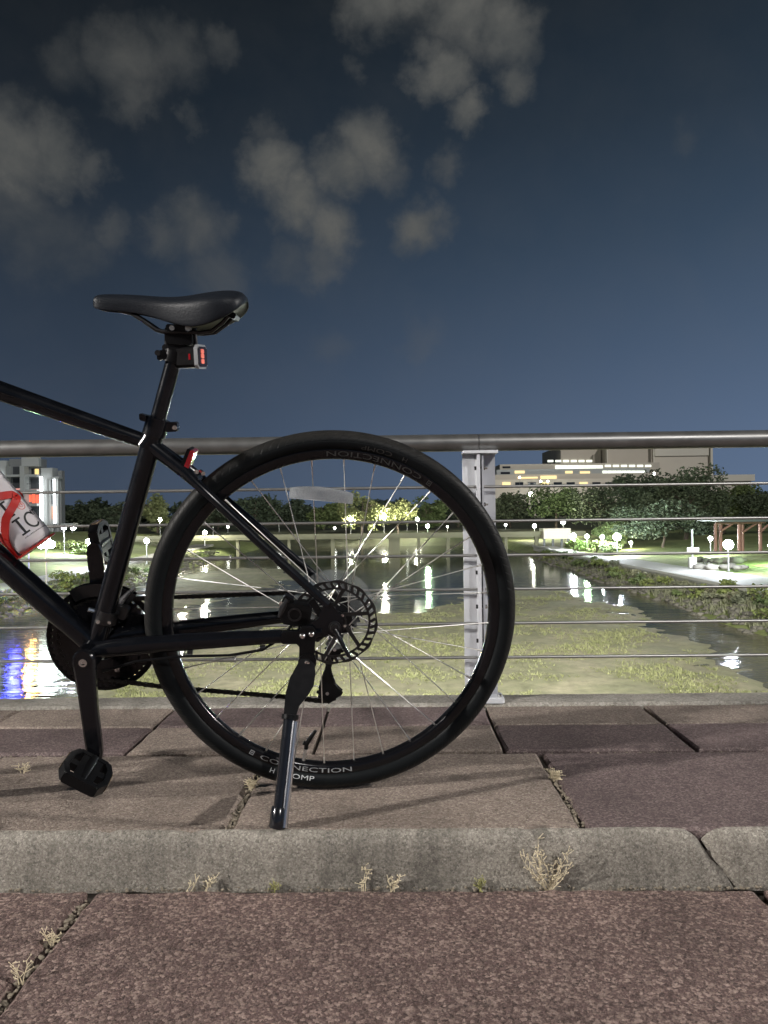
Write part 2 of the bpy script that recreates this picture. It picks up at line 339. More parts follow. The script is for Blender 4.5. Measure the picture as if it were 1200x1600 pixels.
# ------------------------------------------------------------------ mesh builder
class MB:
    def __init__(s): s.v = []; s.f = []; s.uv = {}
    def add(s, verts, faces):
        o = len(s.v); s.v += [tuple(p) for p in verts]; s.f += [tuple(i + o for i in f) for f in faces]; return s
    def box(s, a, b):
        (x0, y0, z0), (x1, y1, z1) = a, b
        return s.add([(x0, y0, z0), (x1, y0, z0), (x1, y1, z0), (x0, y1, z0), (x0, y0, z1), (x1, y0, z1), (x1, y1, z1), (x0, y1, z1)],
                     [(0, 3, 2, 1), (4, 5, 6, 7), (0, 1, 5, 4), (1, 2, 6, 5), (2, 3, 7, 6), (3, 0, 4, 7)])
    def cbox(s, c, ax, hs, ch=.0):
        """box at c with half sizes hs along the axes ax, long edges chamfered by ch in the first two axes"""
        c = Vector(c); A, B, C = (Vector(x).normalized() for x in ax); a, b, d = hs
        if ch > 0: pr = [(-a, -b + ch), (-a + ch, -b), (a - ch, -b), (a, -b + ch), (a, b - ch), (a - ch, b), (-a + ch, b), (-a, b - ch)]
        else: pr = [(-a, -b), (a, -b), (a, b), (-a, b)]
        n = len(pr); vs = []
        for k in (-d, d): vs += [c + A * x + B * y + C * k for x, y in pr]
        fs = [tuple(range(n - 1, -1, -1)), tuple(range(n, 2 * n))] + [(i, (i + 1) % n, n + (i + 1) % n, n + i) for i in range(n)]
        return s.add(vs, fs)
    def tube(s, pts, rads, seg=12, cap=True, sq=None):
        pts = [Vector(p) for p in pts]; n = len(pts)
        if isinstance(rads, (int, float)): rads = [rads] * n
        T = []
        for i in range(n):
            t = (pts[min(i + 1, n - 1)] - pts[max(i - 1, 0)]); T.append(t.normalized())
        ref = Vector((0, 1, 0)) if abs(T[0].y) < .9 else Vector((1, 0, 0))
        N = (ref - T[0] * ref.dot(T[0])).normalized(); vs = []
        for i in range(n):
            N = (N - T[i] * N.dot(T[i])).normalized(); Bn = T[i].cross(N)
            ra, rb = rads[i] if isinstance(rads[i], (tuple, list)) else (rads[i], rads[i])
            for k in range(seg):
                a = 2 * math.pi * k / seg
                vs.append(pts[i] + N * math.cos(a) * ra + Bn * math.sin(a) * rb)
        fs = [(i * seg + k, i * seg + (k + 1) % seg, (i + 1) * seg + (k + 1) % seg, (i + 1) * seg + k) for i in range(n - 1) for k in range(seg)]
        if cap: fs += [tuple(range(seg - 1, -1, -1)), tuple((n - 1) * seg + k for k in range(seg))]
        return s.add(vs, fs)
    def lathe(s, prof, seg=96, c=(0, 0, 0), axis='Y', closed=True, a0=0.0):
        """prof: (radius, offset along the axis)"""
        n = len(prof); c = Vector(c); vs = []
        for k in range(seg):
            a = a0 + 2 * math.pi * k / seg; ca, sa = math.cos(a), math.sin(a)
            for r, o in prof:
                vs.append(c + (Vector((r * ca, o, r * sa)) if axis == 'Y' else Vector((r * ca, r * sa, o))))
        fs = []
        for k in range(seg):
            k2 = (k + 1) % seg
            for i in range(n if closed else n - 1):
                j = (i + 1) % n
                fs.append((k * n + i, k * n + j, k2 * n + j, k2 * n + i))
        return s.add(vs, fs)
    def prism(s, poly, o, A, B, C, t):
        """polygon in the plane (A, B) at o, extruded by t along C (both ways, half each)"""
        o = Vector(o); A, B, C = Vector(A), Vector(B), Vector(C); n = len(poly)
        vs = [o + A * x + B * y - C * (t / 2) for x, y in poly] + [o + A * x + B * y + C * (t / 2) for x, y in poly]
        return s.add(vs, [tuple(range(n - 1, -1, -1)), tuple(range(n, 2 * n))] + [(i, (i + 1) % n, n + (i + 1) % n, n + i) for i in range(n)])
    def ico(s, c, r, jit=0.0, sub=1, sc=(1, 1, 1), rnd=random):
        bm = bmesh.new(); bmesh.ops.create_icosphere(bm, subdivisions=sub, radius=1.0)
        vs = []
        for v in bm.verts:
            k = 1 + rnd.uniform(-jit, jit); vs.append((c[0] + v.co.x * r * sc[0] * k, c[1] + v.co.y * r * sc[1] * k, c[2] + v.co.z * r * sc[2] * k))
        bm.verts.index_update(); fs = [tuple(v.index for v in f.verts) for f in bm.faces]; bm.free()
        return s.add(vs, fs)
    def mesh(s, name, mat, smooth=None):
        me = bpy.data.meshes.new(name); me.from_pydata([tuple(p) for p in s.v], [], s.f)
        bm = bmesh.new(); bm.from_mesh(me); bmesh.ops.recalc_face_normals(bm, faces=bm.faces); bm.to_mesh(me); bm.free()
        me.materials.append(MATS[mat])
        if smooth is not None:
            me.polygons.foreach_set('use_smooth', [True] * len(me.polygons))
            try: me.set_sharp_from_angle(angle=R(smooth))
            except Exception: pass
        me.update(); return me
    def build(s, name, mat, parent=None, smooth=None):
        return link(name, s.mesh(name, mat, smooth), parent)
def link(name, me, parent=None):
    o = bpy.data.objects.new(name, me); col.objects.link(o)
    if parent is not None: o.parent = parent
    return o
def tag(o, label=None, cat=None, group=None, kind=None):
    if label: o['label'] = label
    if cat: o['category'] = cat
    if group: o['group'] = group
    if kind: o['kind'] = kind
    return o
def empty(name, loc=(0, 0, 0), parent=None):
    o = bpy.data.objects.new(name, None); o.empty_display_size = .1; o.location = loc; col.objects.link(o)
    if parent is not None: o.parent = parent
    return o
def shift(mb, off):
    mb.v = [(p[0] - off[0], p[1] - off[1], p[2] - off[2]) for p in mb.v]; return mb

NTH = ['first', 'second', 'third', 'fourth', 'fifth', 'sixth', 'seventh', 'eighth', 'ninth', 'tenth', 'eleventh', 'twelfth', 'thirteenth', 'fourteenth', 'fifteenth', 'sixteenth', 'seventeenth', 'eighteenth', 'nineteenth', 'twentieth'] + ['twenty-' + k for k in ('first', 'second', 'third', 'fourth', 'fifth', 'sixth', 'seventh', 'eighth', 'ninth')] + ['thirtieth']
# ================================================================== SETTING
WATER_Z = -5.0
tag(MB().add([(-3000, -600, -6.4), (3000, -600, -6.4), (3000, 4000, -6.4), (-3000, 4000, -6.4)], [(0, 1, 2, 3)]).build('ground', 'far_ground'), kind='structure')
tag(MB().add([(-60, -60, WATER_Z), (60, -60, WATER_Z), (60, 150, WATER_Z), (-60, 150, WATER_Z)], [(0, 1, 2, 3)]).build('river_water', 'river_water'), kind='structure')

def sheet(name, mat, fz, xs, ys, kind='structure', smooth=60):
    """height field over a grid of x and y"""
    m = MB(); nx, ny = len(xs), len(ys)
    m.v = [(x, y, fz(x, y)) for y in ys for x in xs]
    m.f = [(j * nx + i, j * nx + i + 1, (j + 1) * nx + i + 1, (j + 1) * nx + i) for j in range(ny - 1) for i in range(nx - 1)]
    return tag(m.build(name, mat, None, smooth), kind=kind)
def lin(a, b, n): return [a + (b - a) * i / (n - 1) for i in range(n)]
def nz3(x, y, s, k=0.0): return noise.noise(Vector((x * s, y * s, k)))

# weedy mud flat in the shallows: outline read off the picture, on the level of the water
MUD_PX = [(90, 1092), (160, 1068), (230, 1045), (290, 1008), (350, 992), (420, 974), (500, 966), (560, 962), (640, 955), (700, 945), (740, 930), (800, 916), (880, 925), (960, 945), (1040, 985), (1090, 1010), (1150, 1045), (1200, 1075)]
mud_edge = [on_z(px, py, -4.93) for px, py in MUD_PX]
mud_edge = [Vector((-11.5, 20.0, -4.93)), Vector((-12.5, 14, -4.93)), Vector((-12.0, -10, -4.93))][::-1] + mud_edge + [Vector((11.0, 19, -4.93)), Vector((11.5, -10, -4.93))]
def in_poly(x, y, P):
    c = False; j = len(P) - 1
    for i in range(len(P)):
        if (P[i].y > y) != (P[j].y > y) and x < (P[j].x - P[i].x) * (y - P[i].y) / (P[j].y - P[i].y) + P[i].x: c = not c
        j = i
    return c
def edge_d(x, y, P):
    best = 1e9; p = Vector((x, y))
    for i in range(len(P)):
        a = P[i].xy; b = P[(i + 1) % len(P)].xy; ab = b - a
        t = max(0, min(1, (p - a).dot(ab) / max(ab.length_squared, 1e-9))); best = min(best, (p - a - ab * t).length)
    return best
spit_edge = [on_z(px, py, -4.93) for px, py in [(235, 912), (300, 893), (380, 886), (440, 889), (470, 897), (425, 915), (350, 932), (285, 950), (225, 962)]]
def mud_z(x, y):
    d = edge_d(x, y, mud_edge)
    if not in_poly(x, y, mud_edge): d = -d
    d2 = edge_d(x, y, spit_edge)
    d = max(d, d2 if in_poly(x, y, spit_edge) else -d2)
    d += 1.5 * nz3(x, y, .35, 3.1) + 1.1 * nz3(x, y, 1.1, 1.7) + .5 * nz3(x, y, 2.6, 4.4)
    z = WATER_Z + max(-.5, min(.09, d * .055)) + .045 * nz3(x, y, .5, 7.0) + .02 * nz3(x, y, 2.0, 5.0)
    return z
sheet('mud_flat', 'mud', mud_z, lin(-24, 18, 140), lin(-12, 14, 10)[:-1] + lin(14, 84, 170))

# banks
RX, LX = 15.0, -20.9
def right_z(x, y):
    d = x - RX - .8 * nz3(x, y, .12, 2.0)
    z = WATER_Z - .3 + min(max(d, -1), 2.6) * .40
    if d > 8.5: z += (d - 8.5) * .055
    return min(z, .2) + (.10 * nz3(x, y, .8, 4.0) if d < 2.8 else 0)
def left_z(x, y):
    d = LX - x - .9 * nz3(x, y, .13, 6.0)
    z = WATER_Z - .3 + min(max(d, -1), 2.4) * .46
    if d > 4: z += min((d - 4) * .085, 2.1)
    return z + (.12 * nz3(x, y, .8, 4.0) if d < 2.6 else 0)
sheet('lawn', 'lawn', right_z, lin(RX - 1, RX + 9, 40) + [RX + 10 + 2.5 * i for i in range(40)], lin(-20, 30, 20)[:-1] + lin(30, 128, 90))
sheet('lawn', 'lawn', left_z, [LX - 11 - 2.5 * i for i in range(40)][::-1] + lin(LX - 10, LX + 1, 44), lin(-20, 30, 20)[:-1] + lin(30, 128, 90))
def far_z(x, y): return -6.0 + min(3.2, max(0, (y - 121 - 3 * nz3(x, y, .05)) * .22)) + min(2.2, max(0, (y - 170) * .02))
sheet('far_bank', 'bank_soil', far_z, lin(-160, 160, 70), lin(112, 142, 30)[:-1] + lin(142, 420, 40))

# promenade on the right bank, with its kerb edge
low = [on_z(px, py, -4.0) for px, py in [(885, 868), (960, 882), (1050, 900), (1130, 917), (1200, 932)]]
pl = [Vector((16.9, 96, 0)), Vector((17.0, 76, 0)), Vector((17.75, 63, 0)), Vector((18.4, 52, 0)), Vector((18.65, 44, 0)), Vector((18.8, 38, 0)), Vector((18.9, 20, 0)), Vector((18.9, -10, 0))]
pu = [Vector((19.6, 96, 0)), Vector((19.7, 76, 0)), Vector((21.4, 68, 0)), Vector((22.6, 57, 0)), Vector((23.8, 50, 0)), Vector((24.2, 44, 0)), Vector((24.4, 20, 0)), Vector((24.4, -10, 0))]
PZ = -3.98
m = MB(); n = len(pl)
for i in range(n - 1):
    a, b, c, d = pl[i], pl[i + 1], pu[i + 1], pu[i]
    m.add([(p.x, p.y, PZ) for p in (a, b, c, d)] + [(p.x, p.y, PZ - .5) for p in (a, b, c, d)], [(0, 1, 2, 3), (0, 4, 5, 1), (3, 2, 6, 7)])
promenade = tag(m.build('promenade', 'path_concrete'), kind='structure')
m = MB()
m.tube([(p.x, p.y, PZ + .04) for p in pl], .17, 6); m.build('edging', 'path_edge', promenade)
# path along the left bank
m = MB(); L1 = [(-24.3, -10), (-24.3, 40), (-24.6, 60), (-25.2, 80), (-26.5, 110)]
for (x0, y0), (x1, y1) in zip(L1[:-1], L1[1:]):
    z0, z1 = left_z(x0 - 1.2, y0) + .16, left_z(x1 - 1.2, y1) + .16
    m.add([(x0, y0, z0), (x1, y1, z1), (x1 - 2.6, y1, z1), (x0 - 2.6, y0, z0), (x0, y0, z0 - .6), (x1, y1, z1 - .6)], [(0, 1, 2, 3), (0, 4, 5, 1)])
tag(m.build('path', 'path_concrete'), kind='structure')

# stones along both water lines
def riprap(name, line, zf, n, seed):
    rnd = random.Random(seed); m = MB()
    for i in range(n):
        y = 24 + 66 * rnd.random() ** 1.25; x = line(y) + rnd.gauss(0, .55)
        r = rnd.uniform(.08, .24)
        m.ico((x, y, zf(x, y) + r * .25), r, .22, 1, (1.2, 1.1, .7), rnd)
    return tag(m.build(name, 'riprap', None, None), 'rough grey stones heaped along the edge of the water', None, None, 'stuff')
riprap('riprap', lambda y: RX + 1.0, right_z, 520, 3)
riprap('riprap', lambda y: LX - .9, left_z, 520, 4)
# rough grass on the bank slopes
rnd = random.Random(19)
for zf, sgn, x0 in ((right_z, 1, RX), (left_z, -1, LX)):
    m = MB()
    for i in range(5200):
        y = 27 + 66 * rnd.random() ** 1.2; x = x0 + sgn * rnd.uniform(.9, 3.4); z = zf(x, y)
        if nz3(x, y, .5, 8.0) < rnd.uniform(-.5, .2): continue
        h = rnd.uniform(.10, .34)
        for k in range(3):
            a = rnd.uniform(0, 6.28); wd = rnd.uniform(.03, .07); bx, by = x + rnd.uniform(-.1, .1), y + rnd.uniform(-.1, .1)
            m.add([(bx - wd * math.cos(a), by - wd * math.sin(a), z - .02), (bx + wd * math.cos(a), by + wd * math.sin(a), z - .02), (bx + rnd.uniform(-.12, .12), by + rnd.uniform(-.12, .12), z + h)], [(0, 1, 2)])
    tag(m.build('bank_grass', 'leaf_grey'), 'rough grey-green grass on the slope of the river bank', None, None, 'stuff')
# grass and weeds on the mud
rnd = random.Random(11); m = MB(); cnt = 0
while cnt < 15000:
    y = 20.5 + 32 * rnd.random() ** 1.7; x = rnd.uniform(-11, 13)
    z = mud_z(x, y)
    if z < WATER_Z + .03: continue
    dn = nz3(x, y, .28, 9.0) + .5 * nz3(x, y, .9, 2.0)
    if dn < rnd.uniform(-.25, .45): continue
    cnt += 1
    h = rnd.uniform(.02, .075) * (1.0 + max(0, dn)) * (2.2 if rnd.random() < .03 else 1)
    for k in range(3):
        a = rnd.uniform(0, 6.28); bx, by = x + rnd.uniform(-.06, .06), y + rnd.uniform(-.06, .06); wd = rnd.uniform(.012, .032)
        m.add([(bx - wd * math.cos(a), by - wd * math.sin(a), z - .01), (bx + wd * math.cos(a), by + wd * math.sin(a), z - .01), (bx + rnd.uniform(-.08, .08), by + rnd.uniform(-.08, .08), z + h)], [(0, 1, 2)])
tag(m.build('mud_weeds', 'weed_leaf'), 'yellow-green weeds growing over the mud flat', None, None, 'stuff')

# ------------------------------------------------------------------ bridge deck: platform of pavers, kerb, lower pavement
def slab(m, x0, x1, y0, y1, zt, zb, ch=.005, jit=.0018, step=.045, rnd=random, tilt=0.0):
    """paver with worn, slightly uneven edges: a rim of points round the top, chamfered down to the sides"""
    P = []
    def run(a, b):
        k = max(2, int((Vector(b) - Vector(a)).length / step))
        return [(a[0] + (b[0] - a[0]) * i / k, a[1] + (b[1] - a[1]) * i / k) for i in range(k)]
    P = run((x0, y0), (x1, y0)) + run((x1, y0), (x1, y1)) + run((x1, y1), (x0, y1)) + run((x0, y1), (x0, y0))
    cx, cy_ = (x0 + x1) / 2, (y0 + y1) / 2; n = len(P); o = []; i_ = []; d = []
    for (x, y) in P:
        j = rnd.uniform(0, jit); kx = 1 if x < cx else -1; ky = 1 if y < cy_ else -1
        onx = abs(x - x0) < 1e-6 or abs(x - x1) < 1e-6; ony = abs(y - y0) < 1e-6 or abs(y - y1) < 1e-6
        ex, ey = (kx if onx else 0), (ky if ony else 0)
        cc = ch * rnd.uniform(.7, 1.5)
        z = zt + tilt * (x - cx)
        o.append((x + ex * j, y + ey * j, z - cc * .8)); i_.append((x + ex * (j + cc), y + ey * (j + cc), z)); d.append((x + ex * j, y + ey * j, zb))
    fs = [(k, (k + 1) % n, n + (k + 1) % n, n + k) for k in range(n)] + [(2 * n + k, 2 * n + (k + 1) % n, (k + 1) % n, k) for k in range(n)] + [tuple(range(n, 2 * n))]
    return m.add(o + i_ + d, fs)

rnd = random.Random(21)
bed = MB().box((-7, 1.29, -1.1), (7, 2.24, -.035))
bed.box((-7, -7, -1.1), (7, 1.288, -.125))
bridge = tag(bed.build('bridge_deck', 'soil'), kind='structure')
walk = tag(MB().box((-7, 1.33, -.034), (7, 2.115, -.013)).build('walkway', 'soil'), kind='structure')
AB = [-3.6 + .4275 * i - .0 for i in range(18)]
JX = [.233 + .4275 * k for k in range(-10, 11)]
pat = {}
for i in range(len(JX) - 1):
    xa, xb = JX[i] + .003, JX[i + 1] - .003
    k = i - 10          # k = 0: the paver right of the joint at x = .233
    tanA = {-4: 1, -3: 1, -2: 0, -1: 0, 0: 1, 1: 1, 2: 0, 3: 0}.get(k, (k // 2) % 2 == 0)
    m = MB(); slab(m, xa, xb, 1.932, 2.112, 0.0 + rnd.uniform(-.001, .001), -.03, rnd=rnd); m.build('paver', 'paver_tan' if tanA else 'paver_purple', walk)
    m = MB(); slab(m, xa, xb, 1.722, 1.929, 0.0 + rnd.uniform(-.001, .001), -.03, rnd=rnd); m.build('paver', 'paver_purple' if tanA else 'paver_tan', walk)
CX = [-.297 + .606 * k for k in range(-6, 8)]
for i in range(len(CX) - 1):
    k = i - 6
    m = MB(); slab(m, CX[i] + .005, CX[i + 1] - .005, 1.302, 1.714, -.004 + rnd.uniform(-.0015, .0015), -.03, ch=.006, jit=.003, rnd=rnd)
    m.build('paver', 'paver_tan' if k in (-2, -1, 0, 3, 4, -5) else 'paver_purple', walk)
# concrete edge beam under the railing
beam = MB(); slab(beam, -7, 7, 2.119, 2.235, .004, -1.0, ch=.008, jit=.004, step=.08, rnd=rnd)
tag(beam.build('edge_beam', 'beam_concrete'), kind='structure')
# kerb: rounded stones
kerb = tag(MB().box((-7, 1.2925, -.16), (7, 1.2995, -.085)).build('kerb', 'soil'), kind='structure')
prof = [(1.3005, -.030), (1.3005, -.003), (1.2965, .0005), (1.289, .000), (1.281, -.003), (1.274, -.009), (1.2685, -.018), (1.2655, -.030), (1.2640, -.060), (1.263, -.098), (1.283, -.10), (1.283, -.030)]
prof = [(1.301 - (1.3005 - y) * .55, z) for y, z in prof]
KX = [.500 + 1.52 * k for k in range(-4, 5)]
for i in range(len(KX) - 1):
    m = MB(); xs = []; x0, x1 = KX[i] + .0025, KX[i + 1] - .0025
    ends = [0, .004, .011, .022, .04]
    xs = [x0 + e for e in ends] + lin(x0 + .06, x1 - .06, 110) + [x1 - e for e in reversed(ends)]
    np_ = len(prof)
    for x in xs:
        e = min(x - x0, x1 - x)
        sh = .024 * (1 - min(1, e / .042)) ** 2.4
        jz = .0016 * nz3(x, 0, 9.0, 2.0); sh += .016 * max(0.0, nz3(x, 0, 21.0, 5.0) - .26)
        for (y, z) in prof:
            front = max(0, min(1, (1.296 - y) / .012)); topw = 1 if z > -.05 else .3
            m.v.append((x + .055 * max(0.0, min(1.0, -z / .09)), y + sh * .30 * front, z - sh * topw * (.85 if y < 1.2995 else .85) * (1 if z > -.09 else 0) + jz))
    for a in range(len(xs) - 1):
        for b in range(np_): m.f.append((a * np_ + b, a * np_ + (b + 1) % np_, (a + 1) * np_ + (b + 1) % np_, (a + 1) * np_ + b))
    m.f += [tuple(range(np_)), tuple((len(xs) - 1) * np_ + b for b in reversed(range(np_)))]
    m.build('kerb_stone', 'kerb_grey', kerb, 40)
# lower pavement
pave = tag(MB().box((-7, -7, -.124), (7, 1.279, -.118)).build('pavement', 'soil'), kind='structure')
SX = [-.520 + 1.107 * k for k in range(-6, 8)]; SY = [1.281, .19, -.85, -1.9, -2.95, -4.0]
for i in range(len(SX) - 1):
    for j in range(len(SY) - 1):
        m = MB(); slab(m, SX[i] + .006, SX[i + 1] - .006, SY[j + 1] + .005, SY[j] - .004, -.0905 + rnd.uniform(-.0012, .0012), -.12, ch=.007, jit=.004, step=.03, rnd=rnd)
        m.build('paving_slab', 'slab_purple', pave)
# crumbs of soil and grit in the joints
rnd = random.Random(5); m = MB()
def crumbs(xa, ya, xb, yb, z, n, sp=.006, r=(.0012, .0045)):
    for i in range(n):
        t = rnd.random(); q = rnd.uniform(*r)
        m.ico((xa + (xb - xa) * t + rnd.gauss(0, sp), ya + (yb - ya) * t + rnd.gauss(0, sp * .6), z + rnd.uniform(-.004, .001)), q, .3, 1, (1, 1, .7), rnd)
crumbs(-.297, 1.31, -.297, 1.56, -.008, 130, .004); crumbs(.309, 1.31, .309, 1.62, -.008, 150, .005)
crumbs(-.8, 1.279, .8, 1.279, -.090, 260, .004, (.0012, .0035)); crumbs(-.520, .9, -.520, 1.25, -.097, 160, .005)
crumbs(-1.0, 1.717, 1.0, 1.717, -.006, 160, .003, (.001, .003))
crumbs(-1.1, 2.1155, 1.1, 2.1155, -.001, 160, .003, (.001, .003))
tag(m.build('grit', 'crumb'), 'soil crumbs and grit caught in the paving joints', None, None, 'stuff')

# ------------------------------------------------------------------ railing
rail = tag(empty('guard_railing', (.235, 2.165, 0)), 'cable railing with a round metal handrail along the bridge edge', 'railing')
ro = Vector((.235, 2.165, 0))
def rb(name, mb, mat, parent=rail, smooth=40): return shift(mb, ro).build(name, mat, parent, smooth)
HZ = .7275
for xa, xb in ((-6.2, -3.42), (-3.418, -1.6), (-1.598, .228), (.230, 2.06), (2.062, 6.2)):
    rb('handrail', MB().tube([(xa, 2.160, HZ), (xb, 2.160, HZ)], .0242, 28), 'rail_metal')
zc = [.603, .507, .4115, .317, .2215, .1265]
for z in zc:
    rb('cable', MB().tube([(-6.2, 2.150, z), (-3, 2.150, z - .001), (0, 2.150, z), (3, 2.150, z), (6.2, 2.150, z)], .0043, 10), 'cable_steel')
def turnbuckle(x, z):
    rb('cable_fitting', MB().tube([(x - .062, 2.150, z), (x - .06, 2.150, z), (x, 2.150, z), (x + .002, 2.150, z)], [.0044, .0068, .0068, .0044], 12).tube([(x, 2.15, z - .009), (x, 2.15, z + .009)], .0028, 8), 'cable_steel')
turnbuckle(-.46, zc[5]); turnbuckle(-.47, zc[2]); turnbuckle(-.50, zc[0])
for PX in (-3.42, -1.595, .232, 2.06, 3.9):
    post = MB()
    rb('post', MB().box((PX - .0465, 2.176, .004), (PX + .0455, 2.184, .695)), 'post_metal', rail, None)
    po = rail.children[-1] if False else [c for c in rail.children if c.name.startswith('post')][-1]
    def pb(name, mb, mat, smooth=40): return shift(mb, ro).build(name, mat, po, smooth)
    pb('web', MB().box((PX - .0105, 2.128, .012), (PX - .0015, 2.1755, .692)), 'post_metal', None)
    pb('web', MB().box((PX + .0035, 2.134, .012), (PX + .0085, 2.1755, .692)), 'post_metal', None)
    pb('cap_plate', MB().box((PX - .048, 2.124, .6955), (PX + .048, 2.192, .7035)), 'post_metal', None)
    pb('base_plate', MB().cbox((PX, 2.163, .010), ((1, 0, 0), (0, 1, 0), (0, 0, 1)), (.058, .040, .006), .006), 'post_metal', None)
    for sx in (-.046, .046):
        pb('bolt', MB().tube([(PX + sx, 2.148, .016), (PX + sx, 2.148, .024)], .007, 6), 'bolt_steel')
    for z in [.655] + [z + .047 for z in zc[1:]]:
        pb('bolt', MB().tube([(PX - .0155, 2.150, z), (PX - .0105, 2.150, z)], .0062, 6).tube([(PX - .0015, 2.150, z), (PX + .0035, 2.150, z)], .004, 8), 'alloy_dark')
        pb('bolt', MB().tube([(PX + .0085, 2.150, z), (PX + .0145, 2.150, z)], .0062, 6).tube([(PX + .0145, 2.150, z), (PX + .021, 2.150, z)], .0035, 8), 'bolt_steel')

# ================================================================== BICYCLE
TH, PS = .17119, .10591
fw = Vector((-math.cos(PS), -math.sin(PS), 0)); sd = Vector((math.sin(PS), -math.cos(PS), 0)); upv = Vector((0, 0, 1))
bv = upv * math.cos(TH) + sd * math.sin(TH); bw = sd * math.cos(TH) - upv * math.sin(TH)
AX = Vector((-.1222, 1.4430, .3422)); WR = .347
BM = Matrix(((fw.x, bw.x, bv.x, 0), (fw.y, bw.y, bv.y, 0), (fw.z, bw.z, bv.z, 0), (0, 0, 0, 1)))
base_pt = AX - bv * WR
BM.translation = base_pt
bike = tag(empty('bicycle'), 'black hybrid bicycle leaning on its kickstand beside the railing', 'bicycle')
bike.matrix_world = BM
BMI = BM.inverted()
def B(u, v, w=0.0): return Vector((u, w, v + WR))          # bicycle coordinates: forward, up, out to the left side
def part(name, mb, mat, parent=None, smooth=40): return mb.build(name, mat, bike if parent is None else parent, smooth)

BB = (.440, -.052)
# --- frame
frame = empty('frame', (0, 0, 0), bike)
def fr(name, pts, rads, seg=18, mat='frame_black'): return part(name, MB().tube(pts, rads, seg), mat, frame, 50)
fr('seat_tube', [B(*BB), B(.420, .010), B(.36, .2), B(.309, .360)], [.0185, .0185, .0175, .0172])
fr('down_tube', [B(.442, -.045), B(.46, -.022), B(.52, .040), B(.70, .226), B(.905, .442)], [.020, .0215, .0225, .0225, .0215], 22)
fr('top_tube', [B(.322, .326), B(.345, .334), B(.42, .361), B(.57, .4165), B(.72, .472), B(.878, .532)], [(.0125, .0125), (.0125, .0135), (.0135, .0150), (.015, .017), (.016, .0185), (.017, .019)], 22)
part('top_tube_groove', MB().tube([B(.36, .3395, .0135), B(.57, .4165, .0152), B(.80, .502, .0165)], [.001, .0022, .002], 8), 'gloss_black', frame)
fr('head_tube', [B(.920, .400), B(.866, .562)], .0225, 22)
fr('bottom_bracket', [B(*BB, -.037), B(*BB, .037)], .0225, 26)
fr('seat_stay', [B(.320, .322, .004), B(.262, .2765, .014), B(.242, .259, .030), B(.20, .2185, .036), B(.10, .123, .052), B(.012, .040, .062)], [.0135, .0125, .0092, .0088, .0085, .0080])
fr('seat_stay', [B(.320, .322, -.004), B(.262, .2765, -.014), B(.242, .259, -.030), B(.20, .2185, -.036), B(.10, .123, -.052), B(.012, .040, -.062)], [.0135, .0125, .0092, .0088, .0085, .0080])
fr('stay_bridge', [B(.243, .260, -.030), B(.243, .260, .030)], .008)
for s in (1, -1):
    fr('chain_stay', [B(.432, -.046, .026 * s), B(.40, -.040, .033 * s), B(.33, -.034, .037 * s), B(.18, -.0235, .050 * s), B(.07, -.0165, .061 * s), B(.022, -.010, .064 * s)], [(.013, .015), (.012, .0165), (.0105, .0165), (.011, .0145), (.0105, .0115), (.009, .0095)])
    poly = [(.050, -.022), (.058, -.004), (.030, .016), (.018, .045), (.006, .046), (-.014, .016), (-.016, -.008), (-.006, -.020), (.012, -.014), (.03, -.028)]
    part('dropout', MB().prism(poly, B(0, 0, .064 * s), (1, 0, 0), (0, 0, 1), (0, 1, 0), .006), 'frame_black', frame, None)
# welds and cable guides
part('weld', MB().tube([B(.318, .335, -.0), B(.330, .318, 0)], .0186, 16), 'frame_black', frame, 50)
for u, v, wv in ((.26, -.047, .045), (.13, -.040, .052)):
    part('cable_guide', MB().tube([B(u - .005, v, wv), B(u + .005, v, wv)], .0045, 8), 'alloy_dark', frame)
part('brake_hose', MB().tube([B(.42, -.085, .03), B(.36, -.066, .036), B(.28, -.056, .043), B(.19, -.0545, .049), B(.13, -.044, .054), B(.095, -.022, .055), B(.075, .004, .056)], .0026, 8), 'plastic_black')
part('gear_cable', MB().tube([B(.43, -.079, -.02), B(.30, -.050, -.045), B(.10, -.030, -.066), B(.03, -.028, -.075), B(-.02, -.045, -.078), B(-.012, -.075, -.066)], .0024, 8), 'plastic_black')

# --- wheel builder: everything round an axle at (cu, 0)
def text_mesh(txt, width, height, fn, mat, name, parent):
    cu = bpy.data.curves.new('t', 'FONT'); cu.body = txt; cu.size = 1.0; cu.resolution_u = 3
    o = bpy.data.objects.new('t', cu); col.objects.link(o)
    dg = bpy.context.evaluated_depsgraph_get(); me0 = bpy.data.meshes.new_from_object(o.evaluated_get(dg))
    vs = [v.co.copy() for v in me0.vertices]; fs = [tuple(p.vertices) for p in me0.polygons]
    x0, x1 = min(v.x for v in vs), max(v.x for v in vs); y0, y1 = min(v.y for v in vs), max(v.y for v in vs)
    mb = MB(); mb.v = [tuple(fn((v.x - x0) / (x1 - x0) * width, (v.y - y0) / (y1 - y0) * height)) for v in vs]; mb.f = fs
    bpy.data.objects.remove(o); bpy.data.curves.remove(cu); bpy.data.meshes.remove(me0)
    return mb.build(name, mat, parent)

def arc_fn(cu, a_start, r0, wv):
    def f(x, y):
        a = R(a_start) + x / (r0 + .006); r = r0 + (.0125 - y if False else 0) - y
        return B(cu - r * math.sin(a), -r * math.cos(a), wv)
    return f

